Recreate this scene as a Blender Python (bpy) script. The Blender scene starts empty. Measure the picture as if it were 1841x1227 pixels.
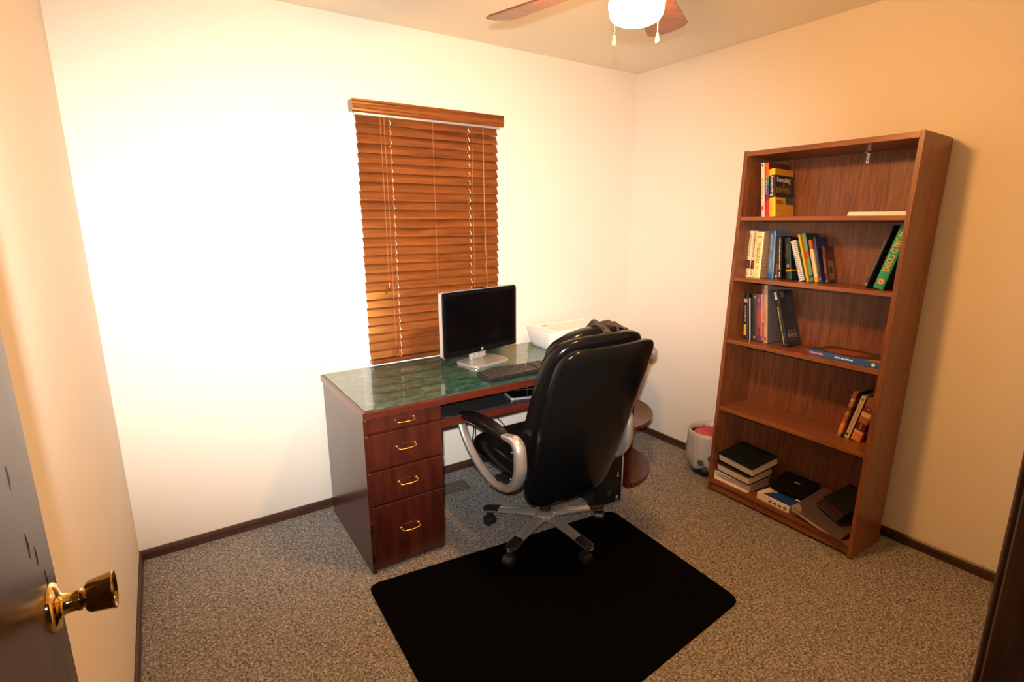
import bpy, bmesh, math, random
from mathutils import Matrix, Vector, Euler
random.seed(7)
S = bpy.context.scene
COL = S.collection
R = math.radians

# ------------------------------------------------------------------ materials
def nt(name):
    m = bpy.data.materials.new(name); m.use_nodes = True
    n = m.node_tree.nodes; l = m.node_tree.links
    return m, n, l, n['Principled BSDF']

def setp(b, **k):
    for key, v in k.items():
        key = key.replace('_', ' ')
        if key in b.inputs:
            if 'Color' in key and len(v) == 3: v = (*v, 1)
            b.inputs[key].default_value = v

_plain = {}
def plain(name, col, rough=.5, metal=0., coat=0., spec=.5, **k):
    if name in _plain: return _plain[name]
    m, n, l, b = nt(name)
    setp(b, Base_Color=col, Roughness=rough, Metallic=metal)
    b.inputs['Coat Weight'].default_value = coat
    b.inputs['Specular IOR Level'].default_value = spec
    # faint procedural mottling so that no surface is perfectly even
    tc = n.new('ShaderNodeTexCoord'); no = n.new('ShaderNodeTexNoise'); no.inputs['Scale'].default_value = 35
    dv_ = .008 if metal > .3 else .04
    mp = n.new('ShaderNodeMapRange'); mp.inputs['To Min'].default_value = max(.02, rough-dv_); mp.inputs['To Max'].default_value = min(1, rough+dv_)
    l.new(tc.outputs['Object'], no.inputs['Vector']); l.new(no.outputs['Fac'], mp.inputs['Value']); l.new(mp.outputs['Result'], b.inputs['Roughness'])
    _plain[name] = m
    return m

def wood(name, c1, c2, rough=.35, axis='Z', scale=1., coat=0., stretch=14., bump=.02, ring=.5):
    m, n, l, b = nt(name)
    tc = n.new('ShaderNodeTexCoord'); mp = n.new('ShaderNodeMapping')
    sc = {'X': (scale, scale*stretch, scale*stretch), 'Y': (scale*stretch, scale, scale*stretch), 'Z': (scale*stretch, scale*stretch, scale)}[axis]
    mp.inputs['Scale'].default_value = sc
    l.new(tc.outputs['Object'], mp.inputs['Vector'])
    n1 = n.new('ShaderNodeTexNoise'); n1.inputs['Scale'].default_value = 3; n1.inputs['Detail'].default_value = 6; n1.inputs['Distortion'].default_value = ring
    n2 = n.new('ShaderNodeTexNoise'); n2.inputs['Scale'].default_value = 14; n2.inputs['Detail'].default_value = 4
    l.new(mp.outputs['Vector'], n1.inputs['Vector']); l.new(mp.outputs['Vector'], n2.inputs['Vector'])
    mx = n.new('ShaderNodeMath'); mx.operation = 'MULTIPLY_ADD'; mx.inputs[1].default_value = .35
    l.new(n2.outputs['Fac'], mx.inputs[0]); l.new(n1.outputs['Fac'], mx.inputs[2])
    cr = n.new('ShaderNodeValToRGB'); cr.color_ramp.elements[0].position = .48; cr.color_ramp.elements[1].position = .86
    cr.color_ramp.elements[0].color = (*c2, 1); cr.color_ramp.elements[1].color = (*c1, 1)
    l.new(mx.outputs[0], cr.inputs['Fac']); l.new(cr.outputs['Color'], b.inputs['Base Color'])
    setp(b, Roughness=rough); b.inputs['Coat Weight'].default_value = coat; b.inputs['Coat Roughness'].default_value = .12
    if bump:
        bp = n.new('ShaderNodeBump'); bp.inputs['Strength'].default_value = bump; bp.inputs['Distance'].default_value = .002
        l.new(mx.outputs[0], bp.inputs['Height']); l.new(bp.outputs['Normal'], b.inputs['Normal'])
    return m

def wall_mat(name, col, bump=.06, scale=140):
    m, n, l, b = nt(name)
    setp(b, Base_Color=col, Roughness=.75); b.inputs['Specular IOR Level'].default_value = .25
    tc = n.new('ShaderNodeTexCoord'); no = n.new('ShaderNodeTexNoise'); no.inputs['Scale'].default_value = scale; no.inputs['Detail'].default_value = 4
    bp = n.new('ShaderNodeBump'); bp.inputs['Strength'].default_value = bump; bp.inputs['Distance'].default_value = .003
    l.new(tc.outputs['Object'], no.inputs['Vector']); l.new(no.outputs['Fac'], bp.inputs['Height']); l.new(bp.outputs['Normal'], b.inputs['Normal'])
    return m

def carpet_mat():
    m, n, l, b = nt('carpet')
    tc = n.new('ShaderNodeTexCoord')
    vo = n.new('ShaderNodeTexVoronoi'); vo.inputs['Scale'].default_value = 230
    se = n.new('ShaderNodeSeparateColor')
    n1 = n.new('ShaderNodeTexNoise'); n1.inputs['Scale'].default_value = 110; n1.inputs['Detail'].default_value = 3; n1.inputs['Roughness'].default_value = .7
    l.new(tc.outputs['Object'], vo.inputs['Vector']); l.new(tc.outputs['Object'], n1.inputs['Vector']); l.new(vo.outputs['Color'], se.inputs[0])
    ad = n.new('ShaderNodeMath'); ad.operation = 'MULTIPLY_ADD'; ad.inputs[1].default_value = .34
    l.new(se.outputs[0], ad.inputs[0]); l.new(n1.outputs['Fac'], ad.inputs[2])
    cr = n.new('ShaderNodeValToRGB'); e = cr.color_ramp.elements
    e[0].position = .42; e[0].color = (.050, .048, .047, 1); e[1].position = .95; e[1].color = (.49, .465, .445, 1)
    x = cr.color_ramp.elements.new(.68); x.color = (.208, .197, .187, 1)
    l.new(ad.outputs[0], cr.inputs['Fac']); l.new(cr.outputs['Color'], b.inputs['Base Color'])
    setp(b, Roughness=.95); b.inputs['Specular IOR Level'].default_value = .1
    bp = n.new('ShaderNodeBump'); bp.inputs['Strength'].default_value = .2; bp.inputs['Distance'].default_value = .003
    l.new(ad.outputs[0], bp.inputs['Height']); l.new(bp.outputs['Normal'], b.inputs['Normal'])
    return m

def marble_mat():
    m, n, l, b = nt('green_marbled_top')
    tc = n.new('ShaderNodeTexCoord')
    n1 = n.new('ShaderNodeTexNoise'); n1.inputs['Scale'].default_value = 14; n1.inputs['Detail'].default_value = 8; n1.inputs['Roughness'].default_value = .7; n1.inputs['Distortion'].default_value = 1.2
    l.new(tc.outputs['Object'], n1.inputs['Vector'])
    cr = n.new('ShaderNodeValToRGB'); e = cr.color_ramp.elements
    e[0].position = .33; e[0].color = (.006, .034, .026, 1); e[1].position = .72; e[1].color = (.10, .20, .15, 1)
    x = e.new(.52); x.color = (.022, .085, .064, 1)
    l.new(n1.outputs['Fac'], cr.inputs['Fac']); l.new(cr.outputs['Color'], b.inputs['Base Color'])
    setp(b, Roughness=.4, IOR=1.5); b.inputs['Coat Weight'].default_value = 1; b.inputs['Coat Roughness'].default_value = .015; b.inputs['Coat IOR'].default_value = 1.55
    return m

def leather_mat(name, col, rough=.3, scale=260, bump=.12):
    m, n, l, b = nt(name)
    setp(b, Base_Color=col, Roughness=rough); b.inputs['Specular IOR Level'].default_value = .2
    tc = n.new('ShaderNodeTexCoord'); v = n.new('ShaderNodeTexVoronoi'); v.inputs['Scale'].default_value = scale
    n3 = n.new('ShaderNodeTexNoise'); n3.inputs['Scale'].default_value = 9; n3.inputs['Detail'].default_value = 3
    mx = n.new('ShaderNodeMath'); mx.operation = 'MULTIPLY_ADD'; mx.inputs[1].default_value = .12
    bp = n.new('ShaderNodeBump'); bp.inputs['Strength'].default_value = bump; bp.inputs['Distance'].default_value = .01
    l.new(tc.outputs['Object'], v.inputs['Vector']); l.new(tc.outputs['Object'], n3.inputs['Vector'])
    l.new(v.outputs['Distance'], mx.inputs[0]); l.new(n3.outputs['Fac'], mx.inputs[2])
    l.new(mx.outputs[0], bp.inputs['Height']); l.new(bp.outputs['Normal'], b.inputs['Normal'])
    return m

def emit_mat(name, col, strength):
    m = bpy.data.materials.new(name); m.use_nodes = True; n = m.node_tree.nodes; l = m.node_tree.links
    n.clear(); e = n.new('ShaderNodeEmission'); o = n.new('ShaderNodeOutputMaterial')
    e.inputs['Color'].default_value = (*col, 1); e.inputs['Strength'].default_value = strength
    l.new(e.outputs[0], o.inputs[0]); return m

def pages_mat():
    m, n, l, b = nt('page_edges')
    tc = n.new('ShaderNodeTexCoord'); mp = n.new('ShaderNodeMapping'); mp.inputs['Scale'].default_value = (900, 3, 3)
    no = n.new('ShaderNodeTexNoise'); no.inputs['Scale'].default_value = 1
    cr = n.new('ShaderNodeValToRGB'); cr.color_ramp.elements[0].color = (.42, .35, .26, 1); cr.color_ramp.elements[1].color = (.72, .64, .52, 1)
    l.new(tc.outputs['Object'], mp.inputs['Vector']); l.new(mp.outputs['Vector'], no.inputs['Vector']); l.new(no.outputs['Fac'], cr.inputs['Fac']); l.new(cr.outputs['Color'], b.inputs['Base Color'])
    setp(b, Roughness=.9); return m

WALL = wall_mat('wall_paint', (.72, .675, .60))
CEIL = wall_mat('ceiling_texture', (.80, .75, .63), .5, 60)
WHITE = plain('white_gloss_paint', (.82, .79, .75), .35)
CARPET = carpet_mat()
BASE = wood('baseboard_walnut', (.075, .03, .018), (.032, .013, .009), .35, 'X', 1., 0)
DOORW = wood('dark_door_wood', (.070, .046, .035), (.034, .021, .016), .27, 'Z', 1.2, 0, 20)
DOORW.node_tree.nodes['Principled BSDF'].inputs['Specular IOR Level'].default_value = .22
JAMBW = wood('dark_jamb_wood', (.17, .092, .056), (.045, .023, .014), .35, 'Z', 1.2, .2, 22)
MAHOG = wood('mahogany', (.062, .0105, .006), (.028, .0055, .0035), .28, 'Z', 1., .3, 10)
MAHOGX = wood('mahogany_rail', (.095, .016, .008), (.050, .009, .005), .25, 'X', 1., .3, 10)
OAK = wood('oak_laminate', (.245, .082, .024), (.110, .034, .012), .38, 'Z', 1.3, .1, 16, ring=1.2)
OAKX = wood('oak_laminate_shelf', (.27, .090, .027), (.150, .048, .015), .36, 'X', 1.3, .1, 16)
BLINDW = wood('blind_wood', (.225, .064, .012), (.10, .026, .006), .28, 'X', 1., .3, 12)
FANW = wood('fan_blade_walnut', (.27, .095, .035), (.12, .04, .018), .35, 'X', 1., .1, 12)
MARBLE = marble_mat()
BRASS = plain('polished_brass', (.85, .60, .22), .12, 1.)
ABRASS = plain('antique_brass', (.34, .23, .09), .13, 1.)
DBRASS = plain('dark_brass', (.22, .15, .07), .2, 1.)
SILVER = plain('brushed_silver', (.60, .575, .55), .32, .80)
SILVP = plain('silver_plastic', (.55, .53, .52), .3, .6)
STEEL = plain('zinc_steel', (.6, .6, .6), .3, 1.)
LEATH = leather_mat('black_leather', (.003, .003, .003), .2, 260, .08)
LEATH2 = leather_mat('black_leather_pad', (.005, .004, .004), .28)
BLKP = plain('black_plastic', (.010, .010, .010), .4)
BLKG = plain('black_gloss_plastic', (.004, .004, .004), .18, 0, 0, .3)
SCREEN = plain('dark_screen', (.0015, .0015, .002), .10, 0, 0, .25)
MATB = plain('black_mat', (.0022, .0021, .002), .9, 0, 0, .02)
TRAYB = leather_mat('tray_vinyl', (.02, .02, .021), .3, 90, .1)
WHITEP = plain('printer_white', (.78, .76, .72), .4)
GREYP = plain('grey_plastic', (.3, .3, .3), .5)
CORDM = plain('tan_cord', (.42, .16, .06), .7)
CORDW = plain('white_cord', (.85, .80, .72), .8)
PAGES = pages_mat()
PAPER = plain('paper_white', (.80, .76, .70), .8)
BLACKC = plain('black_cable', (.01, .01, .01), .5)
def colm(c, rough=.4):
    return plain('cover_%d_%d_%d_%d' % (c[0]*999, c[1]*999, c[2]*999, rough*100), c, rough)

# ------------------------------------------------------------------ mesh helpers
def link(o, parent=None):
    COL.objects.link(o)
    if parent is not None: o.parent = parent
    return o

def obj(name, bm, mat, parent=None, smooth=False, auto=None):
    bmesh.ops.recalc_face_normals(bm, faces=bm.faces)
    me = bpy.data.meshes.new(name); bm.to_mesh(me); bm.free()
    for m in (mat if isinstance(mat, (list, tuple)) else [mat]): me.materials.append(m)
    if smooth:
        for p in me.polygons: p.use_smooth = True
        if auto is not None: me.set_sharp_from_angle(angle=R(auto))
    return link(bpy.data.objects.new(name, me), parent)

def tag(o, label=None, cat=None, group=None, kind=None):
    if label: o['label'] = label
    if cat: o['category'] = cat
    if group: o['group'] = group
    if kind: o['kind'] = kind
    return o

def empty(name, loc=(0, 0, 0), rz=0, M=None):
    o = bpy.data.objects.new(name, None); o.empty_display_size = .05; COL.objects.link(o)
    if M is not None: o.matrix_world = M
    else: o.location = loc; o.rotation_euler = (0, 0, rz)
    return o

def BM(): return bmesh.new()

def merge(bm, t, M=None, mi=0):
    if M is not None: bmesh.ops.transform(t, matrix=M, verts=t.verts)
    for f in t.faces: f.material_index = mi
    me = bpy.data.meshes.new('tmp'); t.to_mesh(me); t.free()
    n0 = len(bm.faces); bm.from_mesh(me); bpy.data.meshes.remove(me)
    return bm

def bx(bm, x0, x1, y0, y1, z0, z1, bev=0., M=None, mi=0, seg=2):
    t = bmesh.new(); bmesh.ops.create_cube(t, size=1)
    bmesh.ops.scale(t, vec=(x1-x0, y1-y0, z1-z0), verts=t.verts)
    bmesh.ops.translate(t, vec=((x0+x1)/2, (y0+y1)/2, (z0+z1)/2), verts=t.verts)
    if bev > 0: bmesh.ops.bevel(t, geom=list(t.edges), offset=bev, segments=seg, affect='EDGES', profile=.5)
    return merge(bm, t, M, mi)

def tube(bm, pts, r, seg=8, closed=False, M=None, mi=0, radii=None):
    t = bmesh.new(); pts = [Vector(p) for p in pts]; n = len(pts); rings = []
    up = None
    for i, p in enumerate(pts):
        a = pts[(i-1) % n] if (closed or i > 0) else p
        b = pts[(i+1) % n] if (closed or i < n-1) else p
        d = (b-a); d = d.normalized() if d.length > 1e-9 else Vector((0, 0, 1))
        if up is None:
            up = Vector((0, 0, 1)) if abs(d.z) < .9 else Vector((1, 0, 0))
        x = d.cross(up)
        if x.length < 1e-6: x = d.orthogonal()
        x.normalize(); y = x.cross(d).normalized(); up = y
        rr = radii[i] if radii else r
        rings.append([t.verts.new(p + x*math.cos(2*math.pi*k/seg)*rr + y*math.sin(2*math.pi*k/seg)*rr) for k in range(seg)])
    m = n if closed else n-1
    for i in range(m):
        A, B = rings[i], rings[(i+1) % n]
        for k in range(seg): t.faces.new((A[k], A[(k+1) % seg], B[(k+1) % seg], B[k]))
    if not closed:
        t.faces.new(rings[0]); t.faces.new(rings[-1])
    return merge(bm, t, M, mi)

def lathe(bm, prof, seg=32, M=None, mi=0):
    t = bmesh.new(); rings = []
    for r, z in prof:
        if r < 1e-6: rings.append([t.verts.new((0, 0, z))])
        else: rings.append([t.verts.new((r*math.cos(2*math.pi*k/seg), r*math.sin(2*math.pi*k/seg), z)) for k in range(seg)])
    for A, B in zip(rings, rings[1:]):
        for k in range(seg):
            k2 = (k+1) % seg
            if len(A) == 1 and len(B) == 1: continue
            if len(A) == 1: t.faces.new((A[0], B[k], B[k2]))
            elif len(B) == 1: t.faces.new((A[k], A[k2], B[0]))
            else: t.faces.new((A[k], A[k2], B[k2], B[k]))
    if len(rings[0]) > 1: t.faces.new(rings[0])
    if len(rings[-1]) > 1: t.faces.new(rings[-1])
    return merge(bm, t, M, mi)

def prism(bm, poly, z0, z1, bev=0., M=None, mi=0):
    t = bmesh.new()
    a = [t.verts.new((x, y, z0)) for x, y in poly]; b = [t.verts.new((x, y, z1)) for x, y in poly]
    bot = t.faces.new(a[::-1]); top = t.faces.new(b); n = len(poly)
    for i in range(n): t.faces.new((a[i], a[(i+1) % n], b[(i+1) % n], b[i]))
    if bev > 0:
        ed = [e for f in (bot, top) for e in f.edges]
        bmesh.ops.bevel(t, geom=list(set(ed)), offset=bev, segments=2, affect='EDGES', profile=.5)
    return merge(bm, t, M, mi)

def sp(v, e): return math.copysign(abs(v)**e, v)

def pad(bm, w, h, t, e_out=.35, e_prof=.6, fn=None, nu=72, nv=28, M=None, mi=0):
    """rounded cushion: half sizes w (x), h (z), t (y)"""
    b = bmesh.new(); rings = []
    for j in range(nv+1):
        v = -math.pi/2 + math.pi*j/nv
        cv, sv = math.cos(v), math.sin(v)
        if j in (0, nv):
            rings.append([(0, sp(sv, e_prof)*t, 0)]); continue
        rings.append([(w*sp(cv, e_prof)*sp(math.cos(2*math.pi*i/nu), e_out), t*sp(sv, e_prof), h*sp(cv, e_prof)*sp(math.sin(2*math.pi*i/nu), e_out)) for i in range(nu)])
    V = [[b.verts.new(fn(*p) if fn else p) for p in r] for r in rings]
    for A, B in zip(V, V[1:]):
        for k in range(nu):
            k2 = (k+1) % nu
            if len(A) == 1: b.faces.new((A[0], B[k], B[k2]))
            elif len(B) == 1: b.faces.new((A[k], A[k2], B[0]))
            else: b.faces.new((A[k], A[k2], B[k2], B[k]))
    return merge(bm, b, M, mi)

def rrect(w, d, r, cx=0, cy=0, n=6):
    p = []
    for sx, sy, a0 in ((1, 1, 0), (-1, 1, 90), (-1, -1, 180), (1, -1, 270)):
        for i in range(n+1):
            a = R(a0 + 90*i/n); p.append((cx + sx*(w/2-r) + r*math.cos(a), cy + sy*(d/2-r) + r*math.sin(a)))
    return p

def text_bm(body, W, H, depth=.0006):
    """letters centred on the origin in the XY plane, scaled to W x H, raised by depth"""
    cu = bpy.data.curves.new('letters', 'FONT'); cu.body = body; cu.size = 1; cu.resolution_u = 3; cu.extrude = .01
    cu.align_x = 'CENTER'
    o = bpy.data.objects.new('letters', cu); COL.objects.link(o)
    dg = bpy.context.evaluated_depsgraph_get()
    me = bpy.data.meshes.new_from_object(o.evaluated_get(dg))
    bm = bmesh.new(); bm.from_mesh(me)
    bpy.data.objects.remove(o); bpy.data.curves.remove(cu); bpy.data.meshes.remove(me)
    xs = [v.co.x for v in bm.verts]; ys = [v.co.y for v in bm.verts]
    cx, cy = (min(xs)+max(xs))/2, (min(ys)+max(ys))/2
    sx = W/(max(xs)-min(xs)); sy = H/(max(ys)-min(ys))
    for v in bm.verts: v.co = Vector(((v.co.x-cx)*sx, (v.co.y-cy)*sy, depth if v.co.z > 0 else -.0002))
    return bm
# text orientation matrices: columns are where text right / text up / text out go
def frame(right, up, out, at):
    M = Matrix.Identity(4)
    for i, c in enumerate((right, up, out)):
        for k in range(3): M[k][i] = c[k]
    M.translation = Vector(at); return M
def text(parent, body, W, H, mat, right, up, out, at, name='lettering'):
    bm = text_bm(body, W, H); bmesh.ops.transform(bm, matrix=frame(right, up, out, at), verts=bm.verts)
    return obj(name, bm, mat, parent)

# ------------------------------------------------------------------ room
W = 3.029; H = 2.44; YF = -2.604; TH = .12
def struct(name, bm, mat, parent=None, label=None):
    o = obj(name, bm, mat, parent)
    if parent is None:
        tag(o, label, None, None, 'structure')
    return o

b = BM(); bx(b, -.12, W+.12, -3.9, .15, -.08, 0); struct('floor', b, CARPET, label='speckled grey beige carpet floor')
b = BM(); bx(b, -.12, W+.12, YF-TH, .12, H, H+.1); struct('ceiling', b, CEIL, label='textured off white ceiling')
# back wall with a window opening
WX0, WX1, WZ0, WZ1 = 1.125, 1.885, .80, 1.97
b = BM()
bx(b, 0, WX0, 0, .12, 0, H); bx(b, WX1, W, 0, .12, 0, H); bx(b, WX0, WX1, 0, .12, 0, WZ0); bx(b, WX0, WX1, 0, .12, WZ1, H)
struct('wall_back', b, WALL, label='cream back wall with the window')
b = BM(); bx(b, W, W+.12, YF-TH, .12, 0, H); struct('wall_right', b, WALL, label='cream wall behind the bookcase')
b = BM(); bx(b, -.12, 0, YF-TH, .12, 0, H); struct('wall_left', b, WALL, label='cream wall beside the open door')
DX0, DX1, DZ = .016, .852, 2.04
b = BM(); bx(b, DX1+.02, W, YF-TH, YF, 0, H); bx(b, 0, DX1+.02, YF-TH, YF, DZ+.02, H)
struct('wall_front', b, WALL, label='cream wall around the doorway')

def baseboard(name, M, L, label):
    b = BM(); prof = [(0, 0), (-.012, 0), (-.012, .030), (-.009, .042), (-.004, .047), (0, .047)]
    t = bmesh.new(); A = [t.verts.new((0, y, z)) for y, z in prof]; B = [t.verts.new((L, y, z)) for y, z in prof]
    t.faces.new(A); t.faces.new(B[::-1])
    for i in range(len(prof)): t.faces.new((A[i], A[(i+1) % 6], B[(i+1) % 6], B[i]))
    merge(b, t)
    o = struct(name, b, BASE, label=label); o.matrix_world = M
baseboard('baseboard_back', Matrix.Translation((0, 0, 0)), W, 'dark wood baseboard along the back wall')
baseboard('baseboard_right', Matrix.Translation((W, -.012, 0)) @ Matrix.Rotation(R(-90), 4, 'Z'), -YF-.03, 'dark wood baseboard along the right wall')
baseboard('baseboard_left', Matrix.Translation((0, YF+.02, 0)) @ Matrix.Rotation(R(90), 4, 'Z'), -YF-.032, 'dark wood baseboard along the left wall')

# doorway jamb and casing (dark wood)
b = BM()
bx(b, DX1, DX1+.02, YF-TH, YF, 0, DZ+.02, .002)
bx(b, DX0-.016, DX1, YF-TH, YF, DZ, DZ+.02)
bx(b, DX1+.002, DX1+.06, YF, YF+.0055, 0, DZ+.06, .002); bx(b, DX0-.015, DX1+.003, YF, YF+.0055, DZ+.003, DZ+.06, .003)
bx(b, DX1+.003, DX1+.06, YF-TH-.013, YF-TH, 0, DZ+.06, .003)
bx(b, DX1-.011, DX1, YF-.118, YF-.105, 0, DZ, .002)
struct('trim_1', b, JAMBW, label='dark wood jamb and casing of the doorway')

# open door against the left wall
door = empty('door_1', (.0205, YF+.015, 0)); tag(door, 'open dark wood door with a brass knob', None, None, 'structure')
b = BM(); bx(b, 0, .0345, 0, .815, .012, 2.03, .0015); obj('door_leaf', b, DOORW, door)
b = BM()
for (y, z, h, w) in ((.700, 1.205, .016, .006), (.715, 1.105, .018, .006), (.742, 1.075, .014, .005), (.765, 1.015, .026, .007), (.66, 1.33, .012, .004), (.72, 1.36, .012, .004)):
    tube(b, [(.0347, y, z-h), (.0347, y+.002, z), (.0347, y, z+h)], .0, 8, radii=[.0002, w*.16, .0002])
obj('scuff_marks', b, plain('scuff', (.012, .008, .006), .6), door)
kb = BM()
KM = Matrix.Translation((.0345, .757, .985)) @ Matrix.Rotation(R(90), 4, 'Y') @ Matrix.Diagonal((1, 1, .84, 1))
lathe(kb, [(0, 0), (.0335, 0), (.0335, .004), (.030, .009), (.022, .0115), (.0165, .014), (.0145, .018), (.0135, .03), (.0145, .034), (.0155, .036), (.0155, .039), (.0135, .041), (.0125, .044)], 40, KM)
knob = obj('door_knob', kb, BRASS, door, True, 40)
kb = BM(); lathe(kb, [(.0125, .043), (.019, .046), (.0225, .051), (.0262, .080), (.0272, .083), (.0262, .0855), (.0235, .0845), (.0225, .081), (.012, .079), (0, .0785)], 40, KM)
obj('knob_grip', kb, ABRASS, knob, True, 40)
b = BM(); bx(b, .006, .029, .8148, .8165, .95, 1.01, .0005); obj('latch_plate', b, BRASS, door)

# window behind the blind
win = empty('window_1', (0, 0, 0)); tag(win, 'white framed window behind the wooden blind', None, None, 'structure')
b = BM(); cw = .057
bx(b, WX0-cw, WX0, -.014, 0, WZ0-.07, WZ1+cw, .003); bx(b, WX1, WX1+cw, -.014, 0, WZ0-.07, WZ1+cw, .003)
bx(b, WX0, WX1, -.014, 0, WZ1, WZ1+cw, .003); bx(b, WX0, WX1, -.014, 0, WZ0-.07, WZ0, .003)
bx(b, WX0-cw+.006, WX0-.012, -.020, -.012, WZ0-.07, WZ1+cw-.01, .003)
obj('window_casing', b, WHITE, win)
b = BM()
for x0, x1, z0, z1 in ((WX0, WX0+.04, WZ0, WZ1), (WX1-.04, WX1, WZ0, WZ1), (WX0+.04, WX1-.04, WZ0, WZ0+.045), (WX0+.04, WX1-.04, WZ1-.045, WZ1), (WX0+.04, WX1-.04, 1.37, 1.41)):
    bx(b, x0, x1, .045, .085, z0, z1, .002)
obj('window_frame', b, WHITE, win)
gm, gn, gl, gb = nt('window_glass'); setp(gb, Base_Color=(1, 1, 1), Roughness=.02); gb.inputs['Transmission Weight'].default_value = 1
b = BM(); bx(b, WX0+.04, WX1-.04, .062, .066, WZ0+.045, WZ1-.045); obj('window_pane', b, gm, win)

# ------------------------------------------------------------------ wooden blind
BL = empty('window_blind', (1.506, -.015, .765)); tag(BL, 'reddish wooden slatted blind covering the whole window', 'blind')
z0 = .765
def BLo(name, bm, mat, parent=None, smooth=False, auto=None): return obj(name, bm, mat, parent or BL, smooth, auto)
hw = .398
t = BM()
prof = [(0, .0), (-.004, .0), (-.010, .006), (-.010, .016), (-.014, .020), (-.016, .030), (-.010, .038), (-.010, .044), (-.016, .050), (-.016, .058), (0, .058)]
tb = bmesh.new(); A = [tb.verts.new((-.421, y-.052, z+2.008-z0)) for y, z in prof]; B = [tb.verts.new((.421, y-.052, z+2.008-z0)) for y, z in prof]
tb.faces.new(A); tb.faces.new(B[::-1])
for i in range(len(prof)): tb.faces.new((A[i], A[(i+1) % len(prof)], B[(i+1) % len(prof)], B[i]))
merge(t, tb)
bx(t, -.421, -.411, -.052, .0, 2.012-z0, 2.066-z0, .001); bx(t, .411, .421, -.052, .0, 2.012-z0, 2.066-z0, .001)
BLo('valance', t, BLINDW)
t = BM(); bx(t, -.405, .405, -.048, -.004, 1.998-z0, 2.045-z0, .002); BLo('headrail', t, SILVP)
t = BM(); n = 27; pitch = (1.985-.815)/(n-1); tilt = R(66)
for i in range(n):
    zc = .815 + i*pitch - z0
    M = Matrix.Translation((random.uniform(-.002, .002), -.026, zc)) @ Matrix.Rotation(tilt + R(random.uniform(-2.5, 2.5)), 4, 'X') @ Matrix.Rotation(R(random.uniform(-.12, .12)), 4, 'Y')
    bx(t, -hw, hw, -.025, .025, -.0015, .0015, .0008, M, 0, 1)
BLo('slats', t, BLINDW)
t = BM(); bx(t, -hw, hw, -.050, -.008, 0, .021, .004); BLo('bottom_rail', t, BLINDW)
def ladder(x, mat, r=.0015):
    t = BM(); pts = []
    # the lift cord runs through the slats and shows as a short stitch in front of each one
    for i in range(n-1, -1, -1):
        zc = .815 + i*pitch - z0
        pts += [(x, -.017, zc+.0215), (x, -.0215, zc+.005), (x, -.0285, zc+.002), (x, -.0318, zc-.002), (x+.0012, -.0385, zc-.0170), (x, -.034, zc-.0185), (x, -.020, zc-.0195)]
    pts += [(x, -.024, .012)]
    tube(t, pts, r, 6); return t
BLo('lift_cord', ladder(-.228, None), CORDW); BLo('lift_cord', ladder(.215, None), CORDW)
t = BM()
for x in (-.236, -.006, .224): tube(t, [(x, -.0515, 2.0-z0), (x, -.0515, .02)], .0008, 5)
BLo('ladder_string', t, CORDM)
for x, zz in ((-.285, 1.18), (-.265, .84)):
    t = BM(); tube(t, [(x-.002, -.056, 2.0-z0), (x+.001, -.056, 1.5-z0), (x, -.056, zz-z0)], .0011, 6); c = BLo('tilt_cord', t, CORDM)
    t = BM(); lathe(t, [(0, .012), (.003, .012), (.006, -.012), (.0065, -.022), (.004, -.028), (0, -.028)], 12, Matrix.Translation((x, -.0575, zz-z0))); obj('tassel', t, BLINDW, c, True, 40)
t = BM()
tube(t, [(.291, -.056, 2.0-z0), (.292, -.057, 1.55-z0), (.297, -.057, 1.38-z0), (.294, -.058, 1.33-z0), (.303, -.058, 1.30-z0), (.297, -.058, 1.25-z0), (.303, -.0575, 1.19-z0), (.301, -.0575, 1.02-z0)], .0019, 6)
tube(t, [(.296, -.058, 1.55-z0), (.290, -.059, 1.36-z0), (.305, -.059, 1.33-z0), (.300, -.059, 1.27-z0)], .0014, 6)
c = BLo('pull_cord', t, CORDM)
t = BM(); lathe(t, [(0, .012), (.003, .012), (.006, -.012), (.0065, -.022), (.004, -.028), (0, -.028)], 12, Matrix.Translation((.301, -.0585, 1.02-z0))); obj('tassel', t, BLINDW, c, True, 40)

# ------------------------------------------------------------------ desk
DZT = .757; DFX0 = .842; DFY = -.712; DBY = -.052
desk = empty('desk', (1.6, -.4, 0)); tag(desk, 'mahogany desk with a green marbled glass top and drawers under the window', 'desk')
def DK(name, bm, mat, parent=None, **k):
    bmesh.ops.translate(bm, vec=(-1.6, .4, 0), verts=bm.verts)
    return obj(name, bm, mat, parent or desk, **k)
def desk_outline(inset=0., front=DFY, back=DBY, xr=2.362):
    # the plan bulges to a half round end past the right panel
    p = [(DFX0+inset, back-inset), (DFX0+inset, front+inset)]
    cy = -.405; rr = .36-inset
    fr = front+inset
    p += [(1.95, fr), (2.12, fr-.02), (2.24, cy-rr+.006)]
    for i in range(1, 24):
        a = R(-84 + 168*i/24.0); p.append((xr+rr*math.cos(a), cy+rr*math.sin(a)))
    p = [q for q in p if q[1] <= back-inset+1e-6]
    p += [(2.35, back-inset)]
    return p
b = BM(); prism(b, desk_outline(.012), DZT-.004, DZT+.001, .0008); DK('desktop', b, MARBLE)
b = BM(); prism(b, desk_outline(0.), DZT-.038, DZT-.0035, .004); DK('edge_band', b, MAHOGX)
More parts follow.
